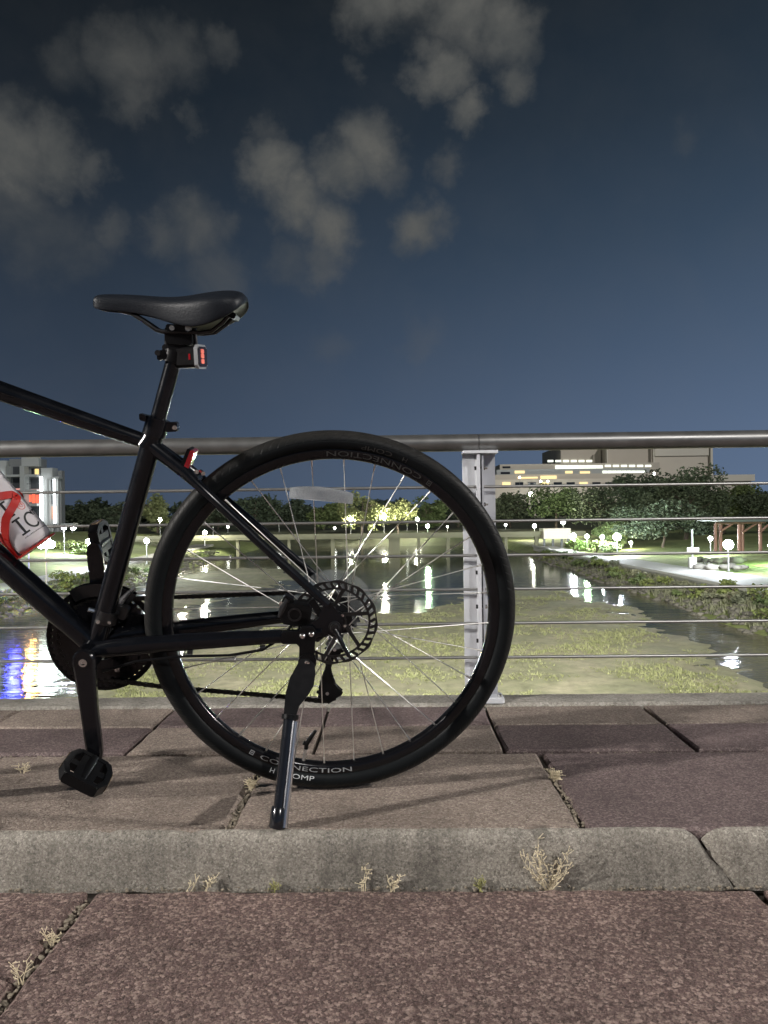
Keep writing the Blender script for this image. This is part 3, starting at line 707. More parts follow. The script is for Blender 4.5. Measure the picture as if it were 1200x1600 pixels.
def make_wheel(cu, label, rear=True, ref_angle=96.0, spoke_phase=0.0):
    wh = empty('wheel', (0, 0, 0), bike); wh['label'] = label
    c = B(cu, 0)
    # tyre with an UV for the tread
    seg, ns = 128, 28; m = MB(); uvs = []
    for k in range(seg):
        a = 2 * math.pi * k / seg
        for j in range(ns):
            b = 2 * math.pi * j / ns
            rr = .0186 * (1 + (.03 if math.cos(b) > .85 else 0))
            r = .3287 + rr * math.cos(b) * (1.0 if math.cos(b) > 0 else .95)
            m.v.append(tuple(c + Vector((r * math.cos(a), .0185 * math.sin(b), r * math.sin(a)))))
    for k in range(seg):
        for j in range(ns):
            m.f.append((k * ns + j, k * ns + (j + 1) % ns, ((k + 1) % seg) * ns + (j + 1) % ns, ((k + 1) % seg) * ns + j))
            def vv(jj):
                jj = jj if jj <= ns / 2 else ns - jj
                return jj / (ns / 2)
            uvs += [(k / seg, vv(j)), (k / seg, vv(j + 1)), ((k + 1) / seg, vv(j + 1)), ((k + 1) / seg, vv(j))]
    me = bpy.data.meshes.new('tyre'); me.from_pydata(m.v, [], m.f)
    uvl = me.uv_layers.new(name='UVMap')
    for i, q in enumerate(uvs): uvl.data[i].uv = q
    bm = bmesh.new(); bm.from_mesh(me); bmesh.ops.recalc_face_normals(bm, faces=bm.faces); bm.to_mesh(me); bm.free()
    me.polygons.foreach_set('use_smooth', [True] * len(me.polygons)); me.materials.append(MATS['tyre_rubber'])
    ty = link('tyre', me, wh)
    rim = part('rim', MB().lathe([(.2958, -.0045), (.2958, .0045), (.2975, .0085), (.3005, .0110), (.3125, .0122), (.3142, .0118), (.3142, .0095), (.308, .0090), (.308, -.0090), (.3142, -.0095), (.3142, -.0118), (.3125, -.0122), (.3005, -.0110), (.2975, -.0085)], 128, c), 'gloss_black', wh, 35)
    def pt(a, r, wv): return B(cu + r * math.cos(a), r * math.sin(a), wv)
    # hub
    fr_ = .0295 if rear else .027
    part('hub', MB().lathe([(0, -.062), (.008, -.062), (.009, -.036), (fr_ + .004, -.034), (fr_ + .004, -.030), (.017, -.026), (.016, .018), (fr_ + .004, .022), (fr_ + .004, .026), (.020, .030), (.020, .044), (.009, .046), (.008, .062), (0, .062)], 28, c, closed=False), 'plastic_black', wh, 40)
    # spokes: eight crossings a side
    for side in (1, -1):
        for i in range(16):
            ar = 2 * math.pi * (i + (.0 if side > 0 else .5)) / 16 + spoke_phase
            sg = 1 if i % 2 == 0 else -1
            ah = ar + sg * R(62)
            hw = (.0245 if side > 0 else -.0325) + .0025 * sg * side
            p0, p1 = pt(ah, fr_, hw), pt(ar, .2962, .003 * side)
            q = p0.lerp(p1, .955)
            part('spoke', MB().tube([p0, p0.lerp(p1, .02), q], [.0011, .00104, .00104], 6).tube([q, p1], [.0017, .0019], 6), 'spoke_steel', wh, 60)
    # brake rotor: wavy outer ring joined by slanted bridges, six spider arms
    m = MB(); N = 36; rw = .042; t = .0009
    def ring(r0, r1, wave, nseg=144):
        o = len(m.v)
        for k in range(nseg):
            a = 2 * math.pi * k / nseg; q = wave * math.sin(a * 12)
            for r, ww in ((r0 - q * .6, rw - t), (r0 - q * .6, rw + t), (r1 + q, rw + t), (r1 + q, rw - t)): m.v.append(tuple(pt(a, r, ww)))
        for k in range(nseg):
            k2 = (k + 1) % nseg
            for j in range(4): m.f.append((o + k * 4 + j, o + k * 4 + (j + 1) % 4, o + k2 * 4 + (j + 1) % 4, o + k2 * 4 + j))
    ring(.0625, .0665, .0); ring(.0752, .0792, .0012)
    for k in range(N):
        a = 2 * math.pi * k / N; p, q = pt(a, .066, rw), pt(a - R(4.2), .0757, rw)
        ax = (q - p); L = ax.length
        m.cbox((p + q) / 2, (ax, (0, 1, 0), ax.cross(Vector((0, 1, 0)))), (L / 2, t, .0026))
    ring(.017, .023, 0, 48)
    for k in range(6):
        a = 2 * math.pi * k / 6 + .3; p, q = pt(a, .022, rw), pt(a + R(28), .0635, rw)
        ax = (q - p); m.cbox((p + q) / 2, (ax, (0, 1, 0), ax.cross(Vector((0, 1, 0)))), (ax.length / 2, t, .0035))
    part('brake_rotor', m, 'rotor_steel', wh, None)
    for k in range(6):
        a = 2 * math.pi * k / 6 + .3; p = pt(a, .020, rw + t); part('rotor_bolt', MB().tube([p, p + Vector((0, .0025, 0))], .0028, 8), 'bolt_steel', wh)
    # skewer
    part('skewer', MB().tube([B(cu, 0, .062), B(cu, 0, .070), B(cu, 0, .0705), B(cu, 0, .079)], [.011, .011, .0085, .0075], 18), 'alloy_dark', wh)
    part('skewer_lever', MB().tube([B(cu, .0, .079), B(cu - .008, -.016, .083), B(cu - .018, -.036, .084), B(cu - .024, -.049, .082)], [(.0062, .004), (.0058, .004), (.0066, .004), (.0058, .0035)], 10), 'gloss_black', wh)
    part('skewer_nut', MB().tube([B(cu, 0, -.062), B(cu, 0, -.074)], .009, 12), 'alloy', wh)
    # spoke reflector
    ac = R(ref_angle); a0 = R(ref_angle + 11); m = MB(); pr = []
    M_ = 14
    for k in range(M_ + 1):
        s = -1 + 2 * k / M_; uu = cu + .2345 * math.cos(ac) + .0575 * s * math.sin(a0); vv_ = .2345 * math.sin(ac) - .0575 * s * math.cos(a0)
        lift = -.0035 * s * s; hh = .0125 - .0030 * s * s
        for dv, ww in ((-hh, .010), (-hh, .017), (hh, .017), (hh, .010)):
            rr = lift + dv; m.v.append(tuple(B(uu + rr * math.cos(a0), vv_ + rr * math.sin(a0), ww)))
    for k in range(M_):
        for j in range(4): m.f.append((k * 4 + j, k * 4 + (j + 1) % 4, k * 4 + 4 + (j + 1) % 4, k * 4 + 4 + j))
    m.f += [(0, 1, 2, 3), tuple(M_ * 4 + j for j in (3, 2, 1, 0))]
    rf = part('spoke_reflector', m, 'clear_plastic', wh, 30)
    fm = MB(); tg = Vector((math.sin(a0), 0, -math.cos(a0))); rd_ = Vector((math.cos(a0), 0, math.sin(a0)))
    for k in range(-9, 10):
        if abs(k) < 2: continue
        q_ = B(cu + .2345 * math.cos(ac), .2345 * math.sin(ac), .0172) + tg * (.0052 * k) - rd_ * (.0035 * (k / 11) ** 2)
        fm.cbox(q_, (tg, rd_, (0, 1, 0)), (.0014, .0088 - .0020 * (k / 11) ** 2, .0007))
    part('reflector_facets', fm, 'clear_plastic', wh, None)
    cc = B(cu + .2345 * math.cos(ac), .2345 * math.sin(ac), .0172)
    # a round clip and small facets in it (joined into the reflector: too small to pick apart)
    part('reflector_clip', MB().lathe([(.0062, .0), (.0078, .0), (.0078, .0022), (.0062, .0022)], 20, cc).lathe([(.0015, 0), (.0032, 0), (.0032, .0018), (.0015, .0018)], 14, cc), 'clear_plastic', wh)
    # decals on the rim and the tyre
    for off, mat in ((0, 'decal_grey'), (176, 'decal_dark')):
        text_mesh('CONNECTION', .186, .0092, arc_fn(cu, -27.6 + off, .3112, .0126), mat, 'rim_decal', wh)
        f = arc_fn(cu, -31.8 + off, .3112, .0126)
        mb = MB()
        for (xa, ya, xb, yb) in ((0, 0, .0018, .0092), (.0072, 0, .009, .0092), (.0018, 0, .0072, .0018), (.0018, .0074, .0072, .0092), (.003, .003, .006, .0062)):
            mb.add([f(xa, ya), f(xb, ya), f(xb, yb), f(xa, yb)], [(0, 1, 2, 3)])
        mb.build('rim_decal', mat, wh)
    def tyre_fn(a_start, r0):
        def f(x, y):
            a = R(a_start) + x / r0; r = r0 - y; db = max(-1, min(1, (r - .3287) / .0186)); ww = .0185 * math.sqrt(max(0, 1 - db * db)) + .0006
            return B(cu - r * math.sin(a), -r * math.cos(a), ww)
        return f
    for off in (0, 178):
        text_mesh('H', .0085, .0082, tyre_fn(-22.6 + off, .3262), 'decal_white' if off == 0 else 'decal_dark', 'tyre_marking', wh)
        text_mesh('COMP', .058, .0082, tyre_fn(-17.4 + off, .3262), 'decal_white' if off == 0 else 'decal_dark', 'tyre_marking', wh)
    # valve with its strap
    av = math.atan2(-.2861, .0597); p = pt(av, .296, 0)
    part('valve', MB().tube([pt(av, .297, 0), pt(av, .270, 0), pt(av, .262, 0), pt(av + .006, .250, 0)], [.0036, .0032, .0026, .0026], 10), 'alloy', wh)
    part('valve_cap', MB().tube([pt(av, .272, .0), pt(av + .004, .262, .0), pt(av - .02, .245, .002), pt(av - .045, .231, .003)], [.0042, .0046, .0044, .0030], 10).tube([pt(av, .262, 0), pt(av + .03, .260, 0)], [.0036, .0045], 8), 'plastic_black', wh)
    return wh

rear = make_wheel(0.0, 'rear wheel with disc rotor, cassette and clear spoke reflector', True, 85.0, R(4))
front = make_wheel(1.055, 'front wheel with disc rotor', False, 40.0, R(9))
# drive-train pieces on the rear hub
part('spoke_guard', MB().lathe([(.034, -.0375), (.080, -.0375), (.080, -.0360), (.034, -.0360)], 48, B(0, 0)), 'disc_plastic', rear)
for i in range(8):
    r0 = .056 - i * .0042; ww = -.040 - i * .0036; m = MB(); nt = 32 - i * 3; vs = []
    for k in range(nt * 4):
        a = 2 * math.pi * k / (nt * 4); rr = r0 + (.0022 if k % 4 in (1, 2) else -.0018)
        vs += [B(rr * math.cos(a), rr * math.sin(a), ww), B(rr * math.cos(a), rr * math.sin(a), ww - .0016), B(.013 * math.cos(a), .013 * math.sin(a), ww - .0016), B(.013 * math.cos(a), .013 * math.sin(a), ww)]
    K = nt * 4
    m.add(vs, [(k * 4 + j, k * 4 + (j + 1) % 4, ((k + 1) % K) * 4 + (j + 1) % 4, ((k + 1) % K) * 4 + j) for k in range(K) for j in range(4)])
    part('sprocket', m, 'chain_steel', rear, None)

# --- fork, stem and handlebar (beyond the left edge of the photograph)
hd = Vector((.866 - .920, 0, .562 - .400)).normalized()
def along(t, wv=0.0): p = Vector((.920, 0, .400)) + hd * t; return B(p.x, p.z, wv)
fork = part('fork', MB().tube([along(-.012, -.055), along(-.005, -.03), along(-.003, 0), along(-.005, .03), along(-.012, .055)], .018, 14), 'frame_black')
for s in (1, -1):
    part('blade', MB().tube([along(-.012, .055 * s), B(.955, .30, .057 * s), B(1.02, .10, .057 * s), B(1.055, .0, .056 * s)], [.0165, .016, .0125, .010], 14), 'frame_black', fork)
stem = part('stem', MB().tube([along(.17), along(.225)], .017, 16).tube([along(.205), B(.935, .632)], .0155, 14), 'frame_black')
hb = part('handlebar', MB().tube([B(.905, .648, -.31), B(.925, .640, -.14), B(.935, .632, -.03), B(.935, .632, .03), B(.925, .640, .14), B(.905, .648, .31)], [.011, .011, .0155, .0155, .011, .011], 14), 'frame_black')
for s in (1, -1):
    part('grip', MB().tube([B(.913, .645, .21 * s), B(.905, .648, .325 * s)], .016, 14), 'plastic_black', hb)
    part('brake_lever', MB().tube([B(.925, .64, .17 * s), B(.965, .615, .19 * s), B(.955, .60, .30 * s)], [.010, .006, .004], 8), 'gloss_black', hb)

# --- seat post and saddle
sp = part('seat_post', MB().tube([B(.325, .310), B(.309, .360), B(.268, .492)], .0137, 22), 'frame_black')
clamp = part('seat_clamp', MB().tube([B(.3155, .3395), B(.3055, .3695)], .0205, 22), 'frame_black')
part('clamp_lug', MB().cbox(B(.283, .3545), ((1, 0, -.05), (0, 0, 1), (0, 1, 0)), (.011, .0085, .010), .003), 'frame_black', clamp, None)
part('clamp_lug', MB().cbox(B(.331, .371), ((1, 0, .3), (0, 0, 1), (0, 1, 0)), (.006, .006, .010), .002), 'frame_black', clamp, None)
part('clamp_bolt', MB().tube([B(.276, .3535, -.012), B(.276, .3535, .0135)], .0042, 10), 'bolt_steel', clamp)
head = part('saddle_clamp', MB().cbox(B(.262, .507), ((1, 0, .05), (0, 0, 1), (0, 1, 0)), (.023, .011, .021), .005).cbox(B(.262, .523), ((1, 0, .05), (0, 0, 1), (0, 1, 0)), (.019, .006, .029), .003).cbox(B(.264, .489), ((1, 0, .05), (0, 0, 1), (0, 1, 0)), (.0165, .010, .0165), .005), 'plastic_black', None, None)
for u, v in ((.286, .503), (.236, .503)):
    part('clamp_bolt', MB().tube([B(u, v - .012, .0), B(u - (.002 if u > .26 else -.002), v + .022, .0)], .0042, 10).tube([B(u, v - .012, -.010), B(u, v - .012, .010)], .0065, 12), 'alloy_dark', head)
part('clamp_bolt', MB().tube([B(.270, .523, .029), B(.270, .523, .033)], .0045, 8).tube([B(.243, .523, .029), B(.243, .523, .034)], .0055, 8), 'bolt_steel', head)
# saddle: cross-sections from nose to tail
def saddle():
    #      u     half-width  top    edge drop  skirt bottom
    S = [(.4052, .0030, .5660, .0005, .5630), (.4034, .0120, .5745, .0040, .5565), (.3980, .0165, .5785, .0060, .5535), (.3880, .0195, .5800, .0080, .5515), (.3700, .0210, .5805, .0090, .5500),
         (.3450, .0220, .5805, .0090, .5485), (.3200, .0250, .5805, .0090, .5450), (.2950, .0310, .5800, .0095, .5385), (.2700, .0410, .5800, .0100, .5300), (.2450, .0545, .5810, .0110, .5235),
         (.2250, .0645, .5830, .0120, .5225), (.2050, .0720, .5850, .0125, .5265), (.1880, .0750, .5868, .0125, .5330), (.1720, .0745, .5875, .0125, .5410), (.1600, .0700, .5868, .0120, .5490),
         (.1520, .0620, .5845, .0110, .5560), (.1470, .0500, .5805, .0090, .5620), (.1448, .0300, .5750, .0050, .5660)]
    m = MB(); prof_n = None
    for (u, h, zt, ed, zb) in S:
        zt -= .004 * math.exp(-((u - .27) / .05) ** 2)
        ring = [(0, zt - .0015 * min(1, h / .03)), (h * .30, zt), (h * .60, zt - ed * .22), (h * .85, zt - ed * .75), (h * .97, zt - ed * 1.45), (h, zt - ed * 2.1 if zt - ed * 2.1 > zb + .004 else zb + .004), (h * .985, zb + .002), (h * .93, zb), (h * .80, zb + .004), (h * .5, zb + .010 * min(1, h / .03)), (0, zb + .012 * min(1, h / .03))]
        full = ring + [(-a, b) for a, b in reversed(ring[1:-1])]
        prof_n = len(full)
        m.v += [tuple(B(u, z, y)) for y, z in full]
    k = prof_n
    for i in range(len(S) - 1):
        for j in range(k): m.f.append((i * k + j, i * k + (j + 1) % k, (i + 1) * k + (j + 1) % k, (i + 1) * k + j))
    m.f += [tuple(range(k)), tuple((len(S) - 1) * k + j for j in reversed(range(k)))]
    me = m.mesh('saddle', 'saddle_vinyl', 70)
    o = link('saddle', me, bike)
    sb = o.modifiers.new('s', 'SUBSURF'); sb.levels = 2; sb.render_levels = 2
    return o
sad = saddle()
for s in (1, -1):
    part('saddle_rail', MB().tube([B(.362, .553, .010 * s), B(.340, .548, .014 * s), B(.318, .534, .018 * s), B(.298, .520, .021 * s), B(.285, .5175, .022 * s), B(.225, .5165, .022 * s), B(.205, .519, .023 * s), B(.186, .533, .027 * s), B(.172, .548, .032 * s)], .0036, 10), 'alloy_dark', sad)
part('rail_bracket', MB().cbox(B(.172, .547), ((1, 0, .55), (-.55, 0, 1), (0, 1, 0)), (.010, .005, .036), .002), 'plastic_black', sad, None)

# --- tail light on the seat post
tl = part('tail_light', MB().tube([B(.2775, .466), B(.2715, .486)], .0185, 20).cbox(B(.293, .479, .006), ((1, 0, -.3), (0, 0, 1), (0, 1, 0)), (.008, .008, .009), .003), 'plastic_black')
tax = (Vector((-1, .34, .02)).normalized()); tb = Vector((0, 0, 1)); tcx = tax.cross(tb).normalized(); tb = tcx.cross(tax)
tc0 = B(.246, .4755, .006)
part('light_body', MB().cbox(tc0 + tax * .000, (tcx, tb, tax), (.017, .0185, .019), .005), 'plastic_black', tl, None)
part('light_bezel', MB().cbox(tc0 + tax * .0200, (tcx, tb, tax), (.0185, .0205, .0030), .006), 'bezel_grey', tl, None)
part('light_lens', MB().cbox(tc0 + tax * .0238, (tcx, tb, tax), (.0150, .0170, .0012), .004), 'lens_dark', tl, None)
for dv_ in (-.008, .001, .009): part('light_emitter', MB().cbox(tc0 + tax * .0254 + tcx * (.003 if tcx.y > 0 else -.003) + tb * dv_, (tcx, tb, tax), (.0055, .0040, .0006), .0018), 'led_lens', tl, None)
part('side_window', MB().cbox(tc0 + tax * .008 - tcx * .0172 * (1 if tcx.y < 0 else -1), (tax, tb, tcx), (.0016, .005, .0006)), 'red_lens', tl, None)
part('strap_bolt', MB().tube([B(.2985, .482, .015), B(.2985, .482, .019)], .005, 10), 'alloy_dark', tl)

# --- red reflector on the stay bridge
rr_ = part('rear_reflector', MB().cbox(B(.2605, .293, .0), ((.90, 0, .42), (-.42, 0, .90), (0, 1, 0)), (.0050, .0255, .021), .002).tube([B(.262, .262, -.0), B(.262, .282, 0)], .008, 10), 'plastic_black', None, None)
part('reflector_lens', MB().cbox(B(.2545, .2915, .0), ((.92, 0, .39), (-.39, 0, .92), (0, 1, 0)), (.0042, .0245, .0225), .002), 'red_lens', rr_, None)
part('reflector_bolt', MB().tube([B(.236, .2745, .0), B(.230, .272, .012)], .004, 8).tube([B(.241, .2755, .012), B(.2405, .2755, .016)], .004, 8), 'bolt_steel', rr_)

# --- crank set
cr = part('crankset', MB().tube([B(*BB, -.062), B(*BB, .066)], .0115, 16), 'alloy_dark')
def ringplate(r0, r1, ww, t, teeth=0, nseg=160):
    m = MB(); vs = []
    for k in range(nseg):
        a = 2 * math.pi * k / nseg; rr = r1 + ((.0024 if (k * teeth // nseg * 1.0, (k * teeth / nseg) % 1)[1] < .5 else -.0022) if teeth else 0)
        for r, o in ((r0, ww - t), (r0, ww + t), (rr, ww + t), (rr, ww - t)): vs.append(B(BB[0] + r * math.cos(a), BB[1] + r * math.sin(a), o))
    return m.add(vs, [(k * 4 + j, k * 4 + (j + 1) % 4, ((k + 1) % nseg) * 4 + (j + 1) % 4, ((k + 1) % nseg) * 4 + j) for k in range(nseg) for j in range(4)])
part('chainring', ringplate(.058, .0935, -.0515, .0013, 46, 230), 'gloss_black', cr, None)
part('chainring', ringplate(.050, .0765, -.0440, .0012, 36, 180), 'gloss_black', cr, None)
part('chainring', ringplate(.036, .054, -.0365, .0012, 26, 156), 'gloss_black', cr, None)
part('chain_guard', ringplate(.094, .1045, -.0570, .0015), 'plastic_black', cr, None)
m = MB()
for k in range(5):
    a = 2 * math.pi * k / 5 + .5; p, q = B(BB[0] + .012 * math.cos(a), BB[1] + .012 * math.sin(a), -.055), B(BB[0] + .070 * math.cos(a), BB[1] + .070 * math.sin(a), -.0545)
    m.tube([p, q], [(.006, .012), (.004, .009)], 10)
part('spider', m, 'gloss_black', cr)
for k in range(5):
    a = 2 * math.pi * k / 5 + .5
    part('chainring_bolt', MB().tube([B(BB[0] + .064 * math.cos(a), BB[1] + .064 * math.sin(a), -.048), B(BB[0] + .064 * math.cos(a), BB[1] + .064 * math.sin(a), -.040)], .0048, 10), 'bolt_steel', cr)
PA = Vector((.4255 - .440, 0, -.2345 + .052)); PA = PA.normalized()
def arm(sign, name):
    d = PA * sign; n_ = Vector((d.z, 0, -d.x)); L = .172; ws = .066 if sign > 0 else -.066; wo = .082 if sign > 0 else -.084
    poly = []
    W = [(-.021, .0), (-.020, .008), (-.0165, .0135), (-.009, .0185), (0, .0200), (.03, .0175), (.09, .0150), (.15, .0145), (.165, .0138), (.178, .0100), (.184, .0)]
    m = MB(); rows = []
    for (t, h) in W:
        p = B(*BB) + d * t; y = ws + (wo - ws) * max(0, min(1, t / .12)); th = .0065 if t < .14 else .0060; ch = min(.004, h * .45)
        ringp = [(-h, -th), (h, -th), (h, th - ch), (h - ch, th), (-h + ch, th), (-h, th - ch)] if sign > 0 else [(-h + ch, -th), (h - ch, -th), (h, -th + ch), (h, th), (-h, th), (-h, -th + ch)]
        m.v += [tuple(p + n_ * a + Vector((0, y + b, 0))) for a, b in ringp]
    for i in range(len(W) - 1):
        for j in range(6): m.f.append((i * 6 + j, i * 6 + (j + 1) % 6, i * 6 + 6 + (j + 1) % 6, i * 6 + 6 + j))
    m.f += [tuple(range(6)), tuple((len(W) - 1) * 6 + j for j in reversed(range(6)))]
    a_ = part('crank_arm', m, 'gloss_black', cr, 30)
    # machined bare edge towards the rear
    return d, wo
dn, wn = arm(1, 'near'); df, wf = arm(-1, 'far')
part('crank_bolt', MB().lathe([(0, 0), (.0072, 0), (.0072, .0018), (.0040, .0018), (.0040, -.001), (0, -.001)], 20, B(*BB, .0728), closed=False), 'bolt_steel', cr)
def pedal(d, sgn, tilt, name):
    c = B(*BB) + d * .172; c.y = (.094 + .042) * sgn
    Mr = Matrix.Rotation(tilt, 3, 'Y'); X, Z, Y = Mr @ Vector((1, 0, 0)), Mr @ Vector((0, 0, 1)), Vector((0, 1, 0))
    p0 = B(*BB) + d * .172
    sp_ = part('pedal', MB().tube([p0 + Vector((0, .080 * sgn, 0)), p0 + Vector((0, .099 * sgn, 0))], .0065, 12).tube([p0 + Vector((0, .099 * sgn, 0)), p0 + Vector((0, .172 * sgn, 0))], [.0110, .0085], 14), 'plastic_black')
    m = MB(); T = .0092
    # cage: outline of the platform with corners cut, made of bars
    P = [(-.044, -.020), (-.032, -.046), (.032, -.046), (.044, -.020), (.046, .022), (.034, .050), (-.034, .050), (-.046, .022)]
    KS = .80
    def at(a, b, h=0.0): return c + X * a * KS + Y * b * sgn * KS + Z * h
    for i in range(8):
        a, b = P[i], P[(i + 1) % 8]; pa, pb = at(*a), at(*b); ax = pb - pa
        m.cbox((pa + pb) / 2, (ax, Z, ax.cross(Z)), (ax.length / 2 + .003, T, .0050), .003)
    for xx in (-.0165, .0165):
        pa, pb = at(xx, -.048), at(xx, .050); ax = pb - pa
        m.cbox((pa + pb) / 2, (ax, Z, ax.cross(Z)), (ax.length / 2, T * .86, .0050), .003)
    for yy in (.0, ):
        pa, pb = at(-.044, yy), at(.044, yy); ax = pb - pa
        m.cbox((pa + pb) / 2, (ax, Z, ax.cross(Z)), (ax.length / 2, T * .7, .0075), .002)
    m.cbox(at(0, 0), (X, Z, Y), (.0132, T * .80, .037), .003)
    part('pedal_cage', m, 'plastic_black', sp_, None)
    for xx in (-.0515, .0515):
        part('pedal_reflector', MB().cbox(at(xx, .0), (Y, Z, X), (.020, .0065, .0014), .002), 'pedal_reflect', sp_, None)
    return sp_
pedal(dn, 1, R(-33), 'near'); pedal(df, -1, R(-80), 'far')

# --- chain, link by link
CWv = -.0475
def link_mesh(wide):
    m = MB(); h = .0042; L = .0127 / 2
    for s in (1, -1):
        o = (.0034 if wide else .0024) * s
        pl_ = [(-L - .0035, 0), (-L - .0022, .0040), (-L * .4, .0031), (L * .4, .0031), (L + .0022, .0040), (L + .0035, 0), (L + .0022, -.0040), (L * .4, -.0031), (-L * .4, -.0031), (-L - .0022, -.0040)]
        m.prism(pl_, (0, o, 0), (1, 0, 0), (0, 0, 1), (0, 1, 0), .0011)
    m.tube([(L, -.0044, 0), (L, .0044, 0)], .0030, 8)
    return m.mesh('chain_link', 'chain_steel', None)
lm = [link_mesh(True), link_mesh(False)]
path = []
r1 = .079; r2 = .034
for k in range(0, 19): a = R(93 - 186 * k / 18); path.append((BB[0] + r1 * math.cos(a), BB[1] + r1 * math.sin(a)))
path += [(.33, -.1500), (.20, -.1660), (.09, -.1795), (.03, -.1895)]
for k in range(1, 8): a = R(-75 - 150 * k / 8); path.append((.013 + .019 * math.cos(a) , -.172 + .019 * math.sin(a)))
path += [(.004, -.140), (.016, -.100)]
for k in range(0, 6): a = R(20 + 140 * k / 5); path.append((-.002 + .017 * math.cos(a) * -1 + .0, -.082 + .017 * math.sin(a)))
for k in range(0, 12): a = R(-70 - 0 + 160 * k / 11 - 0); path.append((-r2 * math.cos(a) * 1.0 if True else 0, r2 * math.sin(a)))
path.append((.0, r2))
path.append(path[0])
pp = [Vector((a, 0, b)) for a, b in path]
chain = empty('chain', (0, 0, 0), bike)
acc_d = 0.0; pos = []; nxt = 0.0
for a, b in zip(pp[:-1], pp[1:]):
    L = (b - a).length
    while nxt <= acc_d + L and L > 0:
        pos.append(a.lerp(b, (nxt - acc_d) / L)); nxt += .0127
    acc_d += L
for i, (a, b) in enumerate(zip(pos, pos[1:] + pos[:1])):
    t = (b - a); o = link('chain_link', lm[i % 2], chain)
    mid = (a + b) / 2; wv = CWv
    o.location = (mid.x, wv, mid.z + WR); o.rotation_euler = (0, -math.atan2(t.z, t.x), 0)
    if abs(t.length - .0127) > .004: o.scale = (max(.4, t.length / .0127), 1, 1)

# --- derailleurs
rd = part('rear_derailleur', MB().tube([B(-.004, -.022, -.068), B(-.012, -.050, -.074), B(-.006, -.078, -.060)], [.009, .012, .011], 12).cbox(B(-.008, -.055, -.070), ((.3, 0, -1), (1, 0, .3), (0, 1, 0)), (.030, .012, .010), .004), 'plastic_black')
for (u, v, r) in ((-.002, -.082, .0170), (.013, -.172, .0190)):
    m = MB(); vs = []; K = 44
    for k in range(K):
        a = 2 * math.pi * k / K; rr = r + (.0022 if k % 4 in (0, 1) else -.0014)
        vs += [B(u + rr * math.cos(a), v + rr * math.sin(a), CWv - .0018), B(u + rr * math.cos(a), v + rr * math.sin(a), CWv + .0018)]
    m.add(vs, [(2 * k, 2 * k + 1, (2 * k + 3) % (2 * K), (2 * k + 2) % (2 * K)) for k in range(K)] + [tuple(2 * k for k in range(K)), tuple(2 * k + 1 for k in reversed(range(K)))])
    part('jockey_wheel', m, 'plastic_black', rd, None)
    part('pulley_bolt', MB().tube([B(u, v, CWv - .006), B(u, v, CWv + .0075)], .0035, 8), 'alloy', rd)
cage_poly = [(-.012, -.070), (.004, -.066), (.012, -.085), (.016, -.120), (.027, -.152), (.030, -.168), (.025, -.183), (.011, -.189), (-.004, -.182), (-.014, -.178), (-.018, -.170), (-.011, -.163), (.000, -.152), (.005, -.120), (-.002, -.095), (-.012, -.085)]
for ww in (CWv - .006, CWv + .0062):
    part('cage_plate', MB().prism(cage_poly, B(0, 0, ww), (1, 0, 0), (0, 0, 1), (0, 1, 0), .0016), 'plastic_black', rd, None)
fd = part('front_derailleur', MB().tube([B(.4195, -.001), B(.4115, .021)], .0205, 20).cbox(B(.395, .012, -.022), ((1, 0, .4), (-.4, 0, 1), (0, 1, 0)), (.014, .012, .010), .003), 'alloy_dark')
for ww, mt in ((-.041, 'alloy_dark'), (-.056, 'gloss_black')):
    m = MB(); pr = []
    for k in range(9): a = R(52 + 66 * k / 8); pr.append((a, k))
    ring = [(BB[0] + .088 * math.cos(a), BB[1] + .088 * math.sin(a)) for a, _ in pr] + [(BB[0] + .112 * math.cos(a), BB[1] + .112 * math.sin(a)) for a, _ in reversed(pr)]
    part('cage_plate', MB().prism([(BB[0] - (x - BB[0]), y) for x, y in ring], B(0, 0, ww), (1, 0, 0), (0, 0, 1), (0, 1, 0), .0018), mt, fd, None)
part('link_arm', MB().tube([B(.400, .024, -.026), B(.385, .040, -.036), B(.372, .050, -.044)], [.007, .0045, .004], 8), 'alloy', fd)
part('clamp_bolt', MB().tube([B(.436, .020, .0), B(.446, .024, .003)], .0048, 8).tube([B(.428, .006, .019), B(.424, .006, .0235)], .0036, 8).tube([B(.405, .004, .019), B(.405, .004, .0235)], .003, 8), 'bolt_steel', fd)

# --- rear brake caliper
bc = part('brake_caliper', MB().cbox(B(.068, .022, .047), ((1, 0, .18), (-.18, 0, 1), (0, 1, 0)), (.026, .020, .016), .006).cbox(B(.083, .046, .049), ((1, 0, .5), (-.5, 0, 1), (0, 1, 0)), (.010, .009, .009), .003), 'plastic_black', None, None)
part('piston_cap', MB().lathe([(.0095, 0), (.0125, 0), (.0125, .003), (.0095, .003)], 24, B(.071, .0235, .0625)), 'alloy_dark', bc)
part('piston_cap', MB().lathe([(0, 0), (.0095, 0), (.0095, .0008), (0, .0008)], 20, B(.071, .0235, .0625), closed=False), 'plastic_black', bc)
part('mount_bracket', MB().cbox(B(.045, .004, .058), ((1, 0, .35), (-.35, 0, 1), (0, 1, 0)), (.030, .008, .005), .002).cbox(B(.030, .030, .058), ((.6, 0, 1), (-1, 0, .6), (0, 1, 0)), (.022, .006, .004), .002), 'plastic_black', bc, None)
part('caliper_bolt', MB().tube([B(.095, .043, .05), B(.095, .043, .06)], .0042, 8).tube([B(.055, -.003, .060), B(.055, -.003, .067)], .0042, 8), 'bolt_steel', bc)
part('actuator_arm', MB().tube([B(.083, .050, .058), B(.092, .036, .060), B(.098, .018, .060)], [.005, .006, .004], 8), 'alloy_dark', bc)

